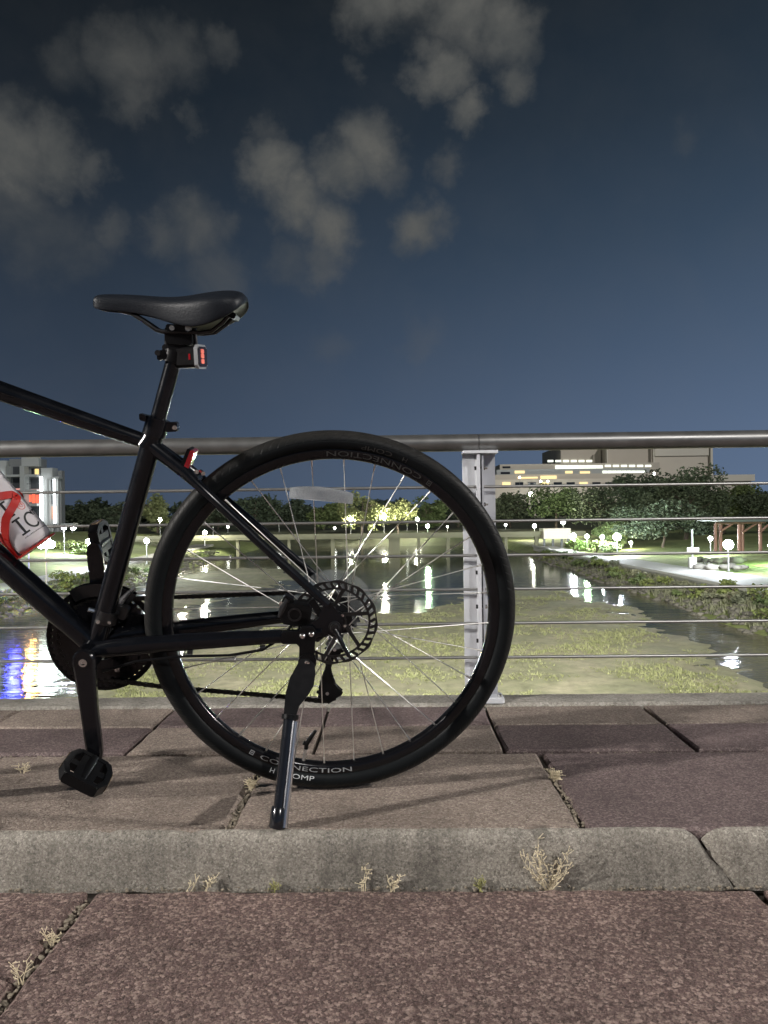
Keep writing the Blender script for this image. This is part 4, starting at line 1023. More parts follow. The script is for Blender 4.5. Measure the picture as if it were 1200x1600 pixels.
# --- kickstand
foot = BMI @ Vector((-.2105, 1.3035, .0005))
ks = part('kickstand', MB().cbox(B(.0495, -.033, .072), ((1, 0, .03), (-.03, 0, 1), (0, 1, 0)), (.0140, .036, .0055), .005).cbox(B(.075, -.016, .072), ((1, 0, .03), (-.03, 0, 1), (0, 1, 0)), (.020, .011, .004), .003), 'plastic_black', None, None)
for u, v in ((.0575, -.0125), (.0415, -.0095)):
    part('mount_bolt', MB().lathe([(0, .0025), (.0036, .0025), (.0054, 0), (0, 0)], 14, B(u, v, .0775), closed=False), 'bolt_steel', ks)
piv = B(.0498, -.061, .074)
part('pivot_bolt', MB().lathe([(0, .003), (.0040, .003), (.0052, 0), (0, 0)], 14, B(.0498, -.061, .0805), closed=False), 'bolt_steel', ks)
legtop = B(.0690, -.061, .076); ld = (foot - legtop); LL = ld.length; ld.normalize()
def kp(t): return legtop + ld * (LL * t)
part('pivot_housing', MB().lathe([(0, -.007), (.0165, -.007), (.0165, .0060), (0, .0060)], 24, piv, closed=False), 'plastic_black', ks)
_cast = MB()
_nu = Vector((1, 0, 0)) - ld * ld.x; _nu.normalize(); _nw = ld.cross(_nu)
_pl = [(.0, -.033), (.06, -.036), (.14, -.035), (.20, -.027), (.27, -.014), (.33, -.0105), (.37, -.0105), (.37, .0105), (.30, .0120), (.20, .0125), (.10, .0080), (.0, -.004), (-.05, -.010)]
_cast.prism([(LL * t, q) for t, q in _pl], legtop, ld, _nu, _nw, .013)
part('leg_casting', _cast, 'plastic_black', ks, None)
part('leg_tube', MB().tube([kp(.33), kp(.955)], .0114, 20), 'kick_dark', ks)
part('leg_collar', MB().tube([kp(.325), kp(.355)], .0150, 20), 'plastic_black', ks)
part('leg_glint', MB().tube([kp(.36) + Vector((-.0098, .0062, 0)), kp(.985) + Vector((-.0104, .0062, 0))], .0066, 10), 'glint_chrome', ks)  # bright strip modelled in place of the reflection along the leg
part('leg_spring', MB().tube([B(.060, -.075, .076), B(.040, -.105, .082), B(.034, -.105, .080)], .0016, 6), 'bolt_steel', ks)
part('rubber_foot', MB().tube([kp(.875), kp(.88), kp(.992), kp(1.0)], [.0135, .0145, .0150, .0140], 20), 'kick_dark', ks)

# --- bottle cage on the down tube
bd = Vector((.581, 0, .816)).normalized(); bn = Vector((-bd.z, 0, bd.x)); bwv = Vector((0, 1, 0))
bo = B(.5310, .1470) - bd * .004; BR = .0335
def bs(s, phi, r): return bo + bd * s + bn * (math.sin(R(phi)) * r) + bwv * (math.cos(R(phi)) * r)
def strap(path_, wd, r, th=.003, n=8):
    m = MB(); pts = []
    for (s0, p0), (s1, p1) in zip(path_[:-1], path_[1:]):
        for k in range(n): pts.append((s0 + (s1 - s0) * k / n, p0 + (p1 - p0) * k / n))
    pts.append(path_[-1]); 
    for i, (s, p) in enumerate(pts):
        a = pts[max(0, i - 1)]; b = pts[min(len(pts) - 1, i + 1)]
        ds, dp = b[0] - a[0], R(b[1] - a[1]) * r; L = math.hypot(ds, dp) or 1; ns, npp = -dp / L, ds / L
        for sg, rr in ((-1, r), (1, r), (1, r + th), (-1, r + th)):
            m.v.append(tuple(bs(s + ns * sg * wd / 2, p + math.degrees(npp * sg * wd / 2 / r), rr)))
    k = len(pts)
    for i in range(k - 1):
        for j in range(4): m.f.append((i * 4 + j, i * 4 + (j + 1) % 4, i * 4 + 4 + (j + 1) % 4, i * 4 + 4 + j))
    m.f += [(0, 1, 2, 3), tuple((k - 1) * 4 + j for j in (3, 2, 1, 0))]
    return m
cage = part('bottle_cage', strap([(.002, -92), (.020, -66), (.045, -30), (.065, 4), (.078, 45), (.086, 68), (.094, 60), (.103, 28), (.112, -20), (.116, -88)], .0135, BR + .0012), 'red_plastic', None, 40)
part('cage_arm', strap([(.002, 268), (.030, 240), (.060, 200), (.078, 165), (.090, 130), (.100, 150), (.112, 210), (.116, 268)], .010, BR + .0012), 'red_plastic', cage, 40)
m = MB(); m.lathe([(BR - .008, 0), (BR + .0035, .001), (BR + .0036, .004), (BR + .0012, .004), (BR + .0008, .002), (BR - .008, .0015)], 40)
mm = Matrix((( *(bwv.x, bd.x, bn.x), 0), (*(bwv.y, bd.y, bn.y), 0), (*(bwv.z, bd.z, bn.z), 0), (0, 0, 0, 1)))
m.v = [tuple(bo - bd * .003 + (mm @ Vector(p))) for p in m.v]
part('cage_cup', m, 'red_plastic', cage, 40)
part('cage_back', MB().tube([bs(.0, -90, BR + .006), bs(.13, -90, BR + .010)], [(.009, .003), (.009, .004)], 12), 'red_plastic', cage, 40)
for t in (.04, .11): part('cage_bolt', MB().tube([bs(t, -90, BR), bs(t, -90, BR + .022)], .004, 8), 'bolt_steel', cage)

# ------------------------------------------------------------------ bottle held in the cage
bottle = tag(empty('water_bottle'), 'translucent white water bottle with black lettering in the red cage', 'bottle')
bottle.matrix_world = BM
m = MB(); m.lathe([(0, .0015), (.026, .0015), (.0305, .004), (.0328, .010), (BR, .018), (BR, .118), (.0322, .122), (.0322, .128), (BR, .132), (BR, .155), (.031, .168), (.0270, .174), (0, .174)], 48, closed=False)
m.v = [tuple(bo + (mm @ Vector(p))) for p in m.v]; m.build('body', 'bottle_plastic', bottle, 40)
m = MB(); m.lathe([(0, .170), (.031, .170), (.032, .186), (.028, .192), (.012, .194), (.010, .205), (.0, .207)], 32, closed=False)
m.v = [tuple(bo + (mm @ Vector(p))) for p in m.v]; m.build('cap', 'bottle_cap', bottle, 40)
# lettering; t runs round the bottle to the right, s up its axis
def glyph(mb, quads):
    for (t0, s0, t1, s1) in quads:
        k = max(1, int(abs(t1 - t0) / .002))
        for i in range(k):
            a, b = t0 + (t1 - t0) * i / k, t0 + (t1 - t0) * (i + 1) / k
            mb.add([bs(s0, math.degrees(a / BR), BR + .0005), bs(s0, math.degrees(b / BR), BR + .0005), bs(s1, math.degrees(b / BR), BR + .0005), bs(s1, math.degrees(a / BR), BR + .0005)], [(0, 1, 2, 3)])
def arcglyph(mb, ct, cs, rt, rs, wd, a0, a1, n=22):
    for i in range(n):
        P = []
        for a, k in ((a0 + (a1 - a0) * i / n, 0), (a0 + (a1 - a0) * (i + 1) / n, 0), (a0 + (a1 - a0) * (i + 1) / n, 1), (a0 + (a1 - a0) * i / n, 1)):
            q = wd * k; P.append(bs(cs + (rs - q) * math.sin(R(a)), math.degrees((ct + (rt - q) * math.cos(R(a))) / BR), BR + .0005))
        mb.add(P, [(0, 1, 2, 3)])
def slab_I(mb, t, s, h, w_, st=.0046): glyph(mb, [(t - st / 2, s, t + st / 2, s + h), (t - w_ / 2, s, t + w_ / 2, s + .0032), (t - w_ / 2, s + h - .0032, t + w_ / 2, s + h)])
m = MB(); s0 = .0255; hh = .0310
slab_I(m, .0130, s0, hh, .0150, .0042)
arcglyph(m, .0360, s0 + hh / 2, .0130, hh / 2, .0036, 42, 318)
glyph(m, [(.0445, s0 + hh * .66, .0468, s0 + hh)])
glyph(m, [(.0500, s0 + hh - .0032, .0740, s0 + hh), (.0598, s0, .0640, s0 + hh), (.0500, s0 + hh - .010, .0523, s0 + hh), (.0717, s0 + hh - .010, .0740, s0 + hh), (.0550, s0, .0688, s0 + .0030)])
slab_I(m, .0110, .0620, .031, .0150, .0042)
m.build('lettering', 'ink_black', bottle)
m = MB()
arcglyph(m, .0370, .0710, .0082, .0082, .0014, 0, 360, 28); arcglyph(m, .0370, .0710, .0036, .0036, .0011, 20, 330, 18)
glyph(m, [(.0370, .0710, .0425, .0722), (.0390, .0720, .0402, .0775)])
m.build('print', 'ink_red', bottle)
m = MB()
rn = random.Random(2); t = .006
while t < .062:
    a = rn.uniform(.0008, .0022); glyph(m, [(t, .0195, t + a, .0195 + rn.choice((.0016, .0022)))]); t += a + .0007
m.build('print', 'ink_grey', bottle)

# ================================================================== dry weeds on the kerb and in the joints
def weed(x, y, z, h, n, spread, seed, label, mat='straw', curl=.3, twigs=3):
    rn = random.Random(seed); m = MB()
    for i in range(n):
        a = rn.uniform(0, 6.28) if n > 2 else rn.uniform(-.6, .6)
        lean = rn.uniform(.1, 1.0) * spread; L = h * rn.uniform(.45, 1.0)
        dx, dy = math.cos(a) * lean, -abs(math.sin(a)) * lean * .35
        P = []; q = Vector((x + rn.uniform(-.004, .004), y - .002, z - .004))
        d = Vector((dx, dy, 1)).normalized(); k = 6
        for j in range(k + 1):
            P.append(q.copy()); d = (d + Vector((rn.uniform(-curl, curl), rn.uniform(-curl, curl) * .4, rn.uniform(-.05, .2)))).normalized(); q = q + d * (L / k)
        m.tube(P, [.00085 * (1 - .65 * j / k) for j in range(k + 1)], 5)
        for j in range(2, k + 1):
            for _ in range(twigs):
                if rn.random() < .55:
                    e = Vector((rn.uniform(-1, 1), rn.uniform(-.5, .5), rn.uniform(-.1, 1))).normalized(); l2 = rn.uniform(.004, .012)
                    m.tube([P[j], P[j] + e * l2], [.0007, .0004], 4)
                    m.ico(P[j] + e * l2, rn.uniform(.0007, .0014), .3, 1, (1, 1, 1.3), rn)
    o = tag(shift(m, (x, y, z)).build('dry_weed', mat, None, None), label, 'weed', 'dry weeds along the kerb'); o.location = (x, y, z); return o
def wplace(px, py, z): p = on_z(px, py, z); return p
WD = [(855, 1384, .092, 13, 1.15, 1, 'large bushy straw-coloured weed at the foot of the kerb', 'straw', .28, 4),
      (297, 1383, .040, 2, .8, 2, 'thin dry stalk leaning left at the kerb, leftmost of the kerb weeds', 'straw', .3, 2),
      (325, 1383, .050, 2, .25, 3, 'thin upright dry stalk beside the leftmost leaning one', 'straw', .35, 3),
      (430, 1384, .018, 4, .8, 4, 'tiny pale sprout at the kerb below the kickstand foot', 'straw_green', .3, 2),
      (568, 1383, .050, 3, .25, 5, 'upright branching dry weed at the middle of the kerb', 'straw', .35, 3),
      (613, 1384, .030, 4, .5, 6, 'short dry tuft just right of the middle kerb weed', 'straw', .35, 3),
      (752, 1383, .020, 4, .4, 7, 'small greenish sprout at the kerb left of the large weed', 'straw_green', .3, 3)]
for px, py, h, n, sprd, sd_, lab, mt, curl, tw in WD:
    p = on_z(px, py, -.09); weed(p.x, 1.2765, -.091, h, n, sprd, sd_, lab, mt, curl, tw)
p = on_z(50, 1468, -.09); weed(-.516, p.y, -.094, .030, 4, .6, 12, 'dry twig growing from the slanting slab joint, upper of two', 'straw', .4, 3)
p = on_z(18, 1528, -.09); weed(-.518, p.y, -.094, .040, 3, .3, 13, 'dry twig growing from the slanting slab joint, lower of two', 'straw', .3, 3)
weed(-.2965, 1.512, -.006, .034, 8, .9, 14, 'straw tuft in the paver joint behind the kickstand', 'straw', .35, 3)
weed(.310, 1.552, -.006, .026, 9, 1.1, 15, 'matted grey-brown weed in the paver joint right of the wheel', 'straw', .5, 4)
p = on_z(35, 1205, 0); weed(p.x, p.y, -.004, .034, 3, .7, 16, 'faint dry sprig on the pavers left of the pedal', 'straw', .35, 3)

# ================================================================== street lamps on the bridge behind the photographer (their shadows are in view)
def street_lamp(x, y, aim, power, label):
    r = tag(empty('street_lamp', (x, y, -.09)), label, 'street lamp', 'street lamps on the bridge')
    MB().tube([(0, 0, 0), (0, 0, .06), (0, 0, .4), (0, 0, 4.35)], [.16, .15, .075, .05], 16).build('pole', 'lamp_pole', r, 50)
    d = Vector((aim[0] - x, aim[1] - y, 0)).normalized()
    MB().tube([(0, 0, 4.3), (d.x * .2, d.y * .2, 4.45), (d.x * .55, d.y * .55, 4.48)], [.035, .03, .028], 10).build('arm', 'lamp_pole', r, 50)
    h = MB().cbox((d.x * .75, d.y * .75, 4.49), (d, Vector((-d.y, d.x, 0)), (0, 0, 1)), (.26, .13, .04), .04).build('lamp_head', 'lamp_pole', r, None)
    MB().cbox((d.x * .75, d.y * .75, 4.444), (d, Vector((-d.y, d.x, 0)), (0, 0, 1)), (.20, .10, .004), .02).build('lens', 'street_lens', h, None)
    ld_ = bpy.data.lights.new('lamp_light', 'SPOT'); ld_.energy = power; ld_.spot_size = R(160); ld_.spot_blend = .6; ld_.shadow_soft_size = .11; ld_.color = (1.0, .96, .91)
    lo = bpy.data.objects.new('lamp_light', ld_); col.objects.link(lo); lo.parent = r; lo.location = (d.x * .75, d.y * .75, 4.42)
    lo.rotation_euler = Vector((aim[0] - x, aim[1] - y, -4.4)).to_track_quat('-Z', 'Y').to_euler()
    return r
street_lamp(-9.6, -2.55, (-.1, 1.45), 8200, 'grey street lamp on the bridge to the left behind the camera')
street_lamp(10.0, 1.0, (-.1, 1.45), 5200, 'grey street lamp on the bridge walkway far to the right of the bicycle')

def added_flood(x, y, aim, power, label):  # unseen mast, added to brighten the mud flat and river
    r = tag(empty('added_floodlight', (x, y, -.09)), label, 'floodlight', 'added floodlight masts on the bridge')
    MB().tube([(0, 0, 0), (0, 0, .08), (0, 0, .5), (0, 0, 8.6)], [.22, .2, .11, .07], 16).build('pole', 'lamp_pole', r, 50)
    d = (Vector(aim) - Vector((x, y, 8.5))).normalized(); c = Vector((0, 0, 8.75)) + Vector((d.x, d.y, 0)).normalized() * .25
    sx = d.cross(Vector((0, 0, 1))).normalized()
    h = MB().cbox(c, (sx, sx.cross(d), d), (.30, .22, .10), .04).build('lamp_head', 'lamp_pole', r, None)
    MB().cbox(c + d * .104, (sx, sx.cross(d), d), (.26, .18, .003), .02).build('lens', 'street_lens', h, None)
    ld_ = bpy.data.lights.new('lamp_light', 'SPOT'); ld_.energy = power; ld_.spot_size = R(56); ld_.spot_blend = .55; ld_.shadow_soft_size = .2; ld_.color = (1.0, .97, .86)
    lo = bpy.data.objects.new('lamp_light', ld_); col.objects.link(lo); lo.parent = r; lo.location = c + d * .16
    lo.rotation_euler = d.to_track_quat('-Z', 'Y').to_euler()
    return r
added_flood(-7.5, -6.0, (-3.0, 46.0, -5.0), 105000, 'unseen floodlight mast added behind the camera to light the river, left one')
added_flood(8.5, -6.0, (7.0, 46.0, -5.0), 105000, 'unseen floodlight mast added behind the camera to light the river, right one')

# ================================================================== BACKGROUND
# ---- lamps along the banks
def globe_lamp(px, py, Y, zb, rad, mat, label, group='globe lamps along the river', globes=((0, 0, 0),), arms=False):
    p = on_y(px, py, Y)
    r = tag(empty('park_lamp', (p.x, Y, zb)), label, 'park lamp', group)
    h = p.z - zb; rad *= 1.25  # globes made larger to stand in for the glow round them
    MB().tube([(0, 0, 0), (0, 0, .25), (0, 0, h - rad * .8)], [.09, .055, .04], 8).build('pole', 'lamp_pole', r, 50)
    for g in globes:
        MB().ico((g[0], g[1], h + g[2]), rad, 0, 2).build('globe', mat, r, 60)
        if arms and g[0]: MB().tube([(0, 0, h - .35), (g[0], g[1], h + g[2] - rad * .8)], .025, 6).build('arm', 'lamp_pole', r)
    return r
def lz(x, y): return left_z(x, y)
globe_lamp(1138, 851, 54.0, -3.9, .27, 'globe_cool', 'brightest globe lamp beside the right-hand promenade')
globe_lamp(1110, 841, 72.0, -3.5, .15, 'globe_white', 'small globe lamp left of the brightest promenade lamp')
globe_lamp(964, 839, 79.0, -3.9, .31, 'globe_cool', 'rightmost of the four lamps in a row by the green shrubs')
globe_lamp(941, 839, 81.0, -3.9, .17, 'globe_white', 'third from the left of the four lamps by the green shrubs')
globe_lamp(917, 838, 83.0, -3.9, .17, 'globe_green', 'second from the left of the four lamps by the green shrubs')
globe_lamp(896, 837, 85.0, -3.9, .20, 'globe_white', 'leftmost of the four lamps in a row by the green shrubs')
globe_lamp(1206, 852, 60.0, -3.4, .20, 'globe_green', 'greenish lamp at the right edge of the lawn')
globe_lamp(72, 848, 46.0, -3.9, .19, 'globe_mint', 'triple globe lamp on the left bank beside the bottle', globes=((-.30, 0, -.12), (0, 0, .22), (.30, 0, -.10)), arms=True)
globe_lamp(100, 824, 78.0, -3.4, .20, 'globe_white', 'paired globe lamp above the left lawn near the white building', globes=((0, 0, 0), (.95, 0, -.05)))
globe_lamp(166, 820, 96.0, -3.2, .22, 'globe_cool', 'bright lamp just left of the seat tube')
globe_lamp(229, 845, 66.0, -3.7, .17, 'globe_white', 'single globe lamp between the seat tube and the rear wheel')
globe_lamp(18, 846, 44.0, -3.9, .20, 'globe_blue', 'blue lamp on the left bank behind the bottle')
globe_lamp(45, 852, 45.0, -3.9, .16, 'globe_amber', 'amber lamp on the left bank behind the down tube')
globe_lamp(-25, 850, 45.0, -3.9, .16, 'globe_green', 'green lamp on the left bank at the edge of the frame')
globe_lamp(250, 812, 120.0, -3.2, .20, 'globe_warm', 'warm lamp under the trees behind the rear wheel')
globe_lamp(600, 808, 127.0, -3.6, .28, 'globe_strong', 'lamp lighting the pale yellow-green tree, nearest to it')
globe_lamp(548, 811, 127.0, -3.6, .26, 'globe_strong', 'lamp left of the pale yellow-green tree')
globe_lamp(668, 822, 104.0, -3.0, .20, 'globe_green', 'greenish lamp on the far bridge')
globe_lamp(652, 812, 127.0, -3.6, .24, 'globe_strong', 'added lamp right of the smaller lit yellow-green tree')  # added, like the next lamp, to light the far trees
globe_lamp(880, 816, 127.0, -3.4, .24, 'globe_strong', 'added lamp under the mid-green tree left of the four lamps')
globe_lamp(284, 836, 84.0, -3.4, .20, 'globe_warm', 'added lamp on the left bank seen through the wheel')  # added together with the following lamp to brighten the left bank
globe_lamp(138, 846, 66.0, -3.6, .17, 'globe_white', 'added lamp on the left lawn just behind the far crank arm')
globe_lamp(986, 848, 88.0, -3.9, .13, 'globe_warm', 'added lamp lighting the foliage right of the four lamps')  # added to brighten the right-hand trees
globe_lamp(835, 822, 122.0, -3.4, .22, 'globe_strong', 'added lamp below the trees right of the railing post')  # this lamp and the next are added to light up far-bank foliage
globe_lamp(320, 832, 96.0, -3.4, .20, 'globe_strong', 'added warm lamp at the left end of the low bridge')
# far road lamps and lights: small points of light on low poles beyond the low bridge
rnd = random.Random(31)
spots = [(333, 820), (356, 823), (436, 818), (523, 825), (636, 816), (699, 823), (790, 820), (902, 770), (885, 776), (830, 772), (1022, 740), (845, 752), (856, 752), (812, 746)]
nlow = sorted([q for q in spots if q[1] >= 800]); nhigh = sorted([q for q in spots if q[1] < 800])
for i, (px, py) in enumerate(spots):
    far = py < 800; Y = 235.0 if far else 128 + rnd.uniform(-4, 14)
    p = on_y(px, py, Y)
    r = tag(empty('road_lamp', (p.x, Y, -2.9)), f'small distant lamp beyond the low bridge, {NTH[nlow.index((px, py))]} from the left' if not far else f'small lamp glowing in front of the large beige building, {NTH[nhigh.index((px, py))]} from the left', 'road lamp', 'distant lamps beyond the low bridge' if not far else 'lamps in front of the beige building')
    MB().tube([(0, 0, 0), (0, 0, p.z + 2.9 - .1)], [.07, .05], 6).build('pole', 'lamp_pole', r)
    MB().ico((0, 0, p.z + 2.9), rnd.choice((.16, .22, .30, .42)) * (1.9 if far else 1.0), 0, 2).build('globe', 'lamp_small', r, 60)

# ---- low bridge across the river
fb = tag(empty('low_bridge', (0, 101, -5)), 'low concrete bridge on thin piers across the far end of the river', 'bridge')
def fbp(name, mb, mat): return shift(mb, (0, 101, -5)).build(name, mat, fb, None)
zt = on_y(600, 833, 101).z
fbp('deck', MB().box((-34, 98.5, zt - .62), (24, 104.5, zt - .25)), 'bridge_concrete')
fbp('parapet', MB().box((-34, 98.3, zt - .40), (24, 98.49, zt + .06)), 'bridge_concrete')
for px, wd in ((372, .35), (452, .35), (520, .45), (616, 1.45), (654, .35), (700, .4), (742, .45), (790, .4), (838, .45)):
    p = on_y(px, 850, 99.6); fbp('pier', MB().box((p.x - wd / 2, 99.2, -5.6), (p.x + wd / 2, 103.6 if wd > 1 else 100.0, zt - .621)), 'bridge_concrete')
# ---- abutment block at the right end
p = on_y(862, 845, 100)
ab = tag(empty('pump_house', (p.x, 97, -5)), 'small dark block on legs at the right end of the low bridge', 'pump house')
MB().box((-1.6, 0, 1.9), (1.8, 3, 3.2)).build('body', 'bldg_tan', ab)
for dx in (-1.5, -.4, .7, 1.5): MB().box((dx - .12, .1, 0), (dx + .12, .4, 1.899)).build('leg', 'bldg_dark', ab)

# ---- trees and shrubs
def leaf_cloud(m, c, rx, ry, rz, n, size, rn, clumps=14):
    cs = []
    for k in range(clumps):
        while True:
            v = Vector((rn.uniform(-1, 1), rn.uniform(-1, 1), rn.uniform(-1, 1)))
            if .25 < v.length < 1: break
        cs.append((Vector((v.x * rx * .78, v.y * ry * .78, v.z * rz * .78)), rn.uniform(.26, .46)))
    for i in range(n):
        cc, q = rn.choice(cs); d = Vector((rn.gauss(0, 1), rn.gauss(0, 1), rn.gauss(0, 1))).normalized() * (rn.random() ** .45)
        p = Vector(c) + cc + Vector((d.x * rx * q, d.y * ry * q, d.z * rz * q))
        a = Vector((rn.uniform(-1, 1), rn.uniform(-1, 1), rn.uniform(-.6, .6))).normalized(); b = a.cross(Vector((rn.uniform(-1, 1), rn.uniform(-1, 1), rn.uniform(-1, 1)))).normalized()
        s = size * rn.uniform(.6, 1.3)
        m.add([p - a * s, p + b * s * .55, p + a * s, p - b * s * .55], [(0, 1, 2, 3)])
def tree(px, py_top, py_base, Y, wpx, mat, seed, label, zb=-3.2, n=2600, group='trees along the far banks'):
    rn = random.Random(seed)
    top = on_y(px, py_top, Y); wd = wpx / 1200 * Y / 2; zb_ = zb
    H = top.z - zb_
    r = tag(empty('tree', (top.x, Y, zb_)), label, 'tree', group)
    th = H * .42
    m = MB().tube([(0, 0, -.6), (0, 0, .2), (rn.uniform(-.1, .1) * wd, 0, th), (rn.uniform(-.15, .15) * wd, 0, H * .8)], [H * .035 + .05, H * .026 + .03, H * .02, H * .006], 8)
    for k in range(6):
        a = rn.uniform(0, 6.28); z0 = H * rn.uniform(.25, .6)
        m.tube([(0, 0, z0), (math.cos(a) * wd * .35, math.sin(a) * wd * .35, z0 + H * .14), (math.cos(a) * wd * .7, math.sin(a) * wd * .7, z0 + H * .22)], [H * .012, H * .008, H * .004], 6)
    m.build('trunk', 'bark', r, 60)
    m = MB(); leaf_cloud(m, (0, 0, H * .56), wd, wd * .9, H * .46, n, max(.12, .0023 * Y), rn, 20)
    m.build('crown', mat, r)
    return r
TREES = [  # x, top, base, distance, width in photo px, foliage, label
    (797, 768, 830, 150, 80, 'leaf_dark', 'dark tree just right of the railing post'),
    (868, 752, 835, 138, 95, 'leaf_mid', 'mid-green tree lit from below, second right of the post'),
    (940, 758, 840, 132, 130, 'leaf_dark', 'dark tree behind the four lamps'),
    (1005, 735, 845, 112, 140, 'leaf_dark', 'tall dark tree in front of the beige building, left one'),
    (1070, 722, 850, 100, 150, 'leaf_dark', 'tallest dark tree in front of the beige building'),
    (1035, 785, 868, 88, 190, 'leaf_dark', 'broad dark tree hanging over the promenade'),
    (1130, 752, 850, 108, 120, 'leaf_mid', 'tree with lights glinting through, right of the tallest one'),
    (1185, 768, 850, 104, 105, 'leaf_dark', 'tree at the right edge behind the red shelter'),
    (960, 812, 868, 92, 60, 'leaf_mid', 'low leafy tree right behind the row of four lamps'),
    (400, 772, 828, 150, 90, 'leaf_dark', 'dark tree inside the wheel, left of the reflector'),
    (455, 776, 828, 160, 80, 'leaf_dark', 'dark tree below the clear spoke reflector'),
    (505, 780, 826, 150, 70, 'leaf_mid', 'grey-green tree left of the pale lit tree'),
    (565, 768, 826, 128, 78, 'leaf_yellow', 'pale yellow-green tree lit by lamps inside the wheel'),
    (622, 778, 824, 132, 60, 'leaf_yellow', 'smaller lit yellow-green tree right of the pale one'),
    (668, 774, 826, 150, 70, 'leaf_mid', 'half-lit tree near the right spokes'),
    (715, 778, 826, 160, 70, 'leaf_dark', 'dark tree behind the railing post'),
    (245, 772, 830, 140, 60, 'leaf_yellow', 'olive tree between the seat tube and the tyre'),
    (290, 790, 830, 160, 70, 'leaf_dark', 'dark tree behind the left side of the tyre'),
    (340, 786, 828, 165, 70, 'leaf_dark', 'dark tree behind the seat stays'),
    (130, 778, 830, 165, 60, 'leaf_dark', 'dark tree right of the white building, left one'),
    (165, 790, 832, 150, 60, 'leaf_dark', 'dark tree just left of the seat tube'),
    (196, 784, 832, 170, 60, 'leaf_dark', 'dark tree behind the seat tube')]
for i, (px, pt_, pb_, Y, wp, mt, lab) in enumerate(TREES):
    big = Y < 115
    tree(px, pt_, pb_, Y, wp, mt, 100 + i, lab, zb=-3.3 if Y > 100 else -3.8, n=7000 if big else 2600)
# a dark mass of wood closing the view behind
m = MB(); rn = random.Random(77)
for k in range(60):
    x = -170 + 340 * k / 59 + rn.uniform(-2, 2); Y = rn.uniform(205, 225); h = rn.uniform(6.0, 9.5)
    leaf_cloud(m, (x, Y, -2.6 + h * .45), 5.0, 3.5, h * .5, 330, .85, rn, 10)
tag(m.build('far_wood', 'leaf_dark'), 'dark band of woodland beyond the far bank', None, None, 'stuff')

def shrub(x, y, z, r, h, mat, seed, label, n=420, group='shrubs on the river banks', size=None):
    rn = random.Random(seed); o = tag(empty('shrub', (x, y, z)), label, 'shrub', group)
    m = MB()
    for k in range(5):
        a = rn.uniform(0, 6.28); m.tube([(0, 0, -.2), (math.cos(a) * r * .3, math.sin(a) * r * .3, h * .4), (math.cos(a) * r * .6, math.sin(a) * r * .6, h * .75)], [.03, .02, .008], 5)
    m.build('stem', 'bark', o)
    m = MB(); leaf_cloud(m, (0, 0, h * .5), r, r, h * .5, n, size or max(.07, .0022 * y), rn, 10); m.build('foliage', mat, o)
    return o
rn = random.Random(41)
# right bank: between the stones and the promenade
for i in range(30):
    y = 33 + 52 * (i / 29) ** 1.15 + rn.uniform(-.8, .8); x = RX + rn.uniform(1.5, 2.6)
    mt = rn.choice(['leaf_grey', 'leaf_shrub', 'leaf_mid'])
    h = rn.uniform(.45, .9)
    shrub(x, y, right_z(x, y) - .05, rn.uniform(.55, 1.1), h, mt, 300 + i, f'low scrubby bush below the promenade, {NTH[i]} along the right bank from the bridge', 300, 'bank bushes below the promenade')
for i, (px, py, Y, h, r, mt, lab) in enumerate([(1185, 948, 38, 1.15, 1.0, 'leaf_shrub', 'large light green bush at the right edge of the bank'), (1140, 935, 42, 1.0, .9, 'leaf_shrub', 'light green bush left of the large edge bush'),
        (905, 856, 84, 1.4, 1.6, 'leaf_shrub', 'green floodlit bush under the leftmost of four lamps'), (930, 856, 82, 1.4, 1.6, 'leaf_shrub', 'green floodlit bush under the middle lamps'), (955, 858, 80, 1.2, 1.3, 'leaf_mid', 'green bush under the rightmost of four lamps')]):
    p = on_y(px, py, Y); shrub(p.x, Y, right_z(p.x, Y) - .05 if i < 2 else -4.0, r, h, mt, 400 + i, lab, 600, 'floodlit bushes' if i > 1 else 'bank bushes at the edge')
# left bank
for i in range(24):
    y = 36 + 56 * (i / 23) ** 1.1 + rn.uniform(-.8, .8); x = LX - rn.uniform(1.2, 2.4)
    shrub(x, y, left_z(x, y) - .05, rn.uniform(.5, 1.1), rn.uniform(.4, .85), rn.choice(['leaf_grey', 'leaf_mid', 'leaf_shrub']), 500 + i, f'low bush on the stony left bank, {NTH[i]} along it from the bridge', 300, 'bush row on the left bank')
for i, (px, py, Y, h, r, mt, lab) in enumerate([(98, 905, 52, 1.3, 1.3, 'leaf_shrub', 'yellow-green bush below the left path, nearest to the down tube'), (112, 918, 50, 1.1, 1.2, 'leaf_mid', 'green bush left of the far crank arm'),
        (125, 852, 80, 1.2, 1.6, 'leaf_mid', 'round bush on the left lawn behind the far pedal'), (105, 850, 84, 1.2, 1.8, 'leaf_shrub', 'pale bush on the left lawn under the paired lamp'), (182, 855, 78, 1.2, 1.5, 'leaf_shrub', 'bush on the left lawn seen beside the seat tube')]):
    p = on_y(px, py, Y); shrub(p.x, Y, left_z(p.x, Y) - .05, r, h, mt, 600 + i, lab, 600, 'lawn bushes on the left')

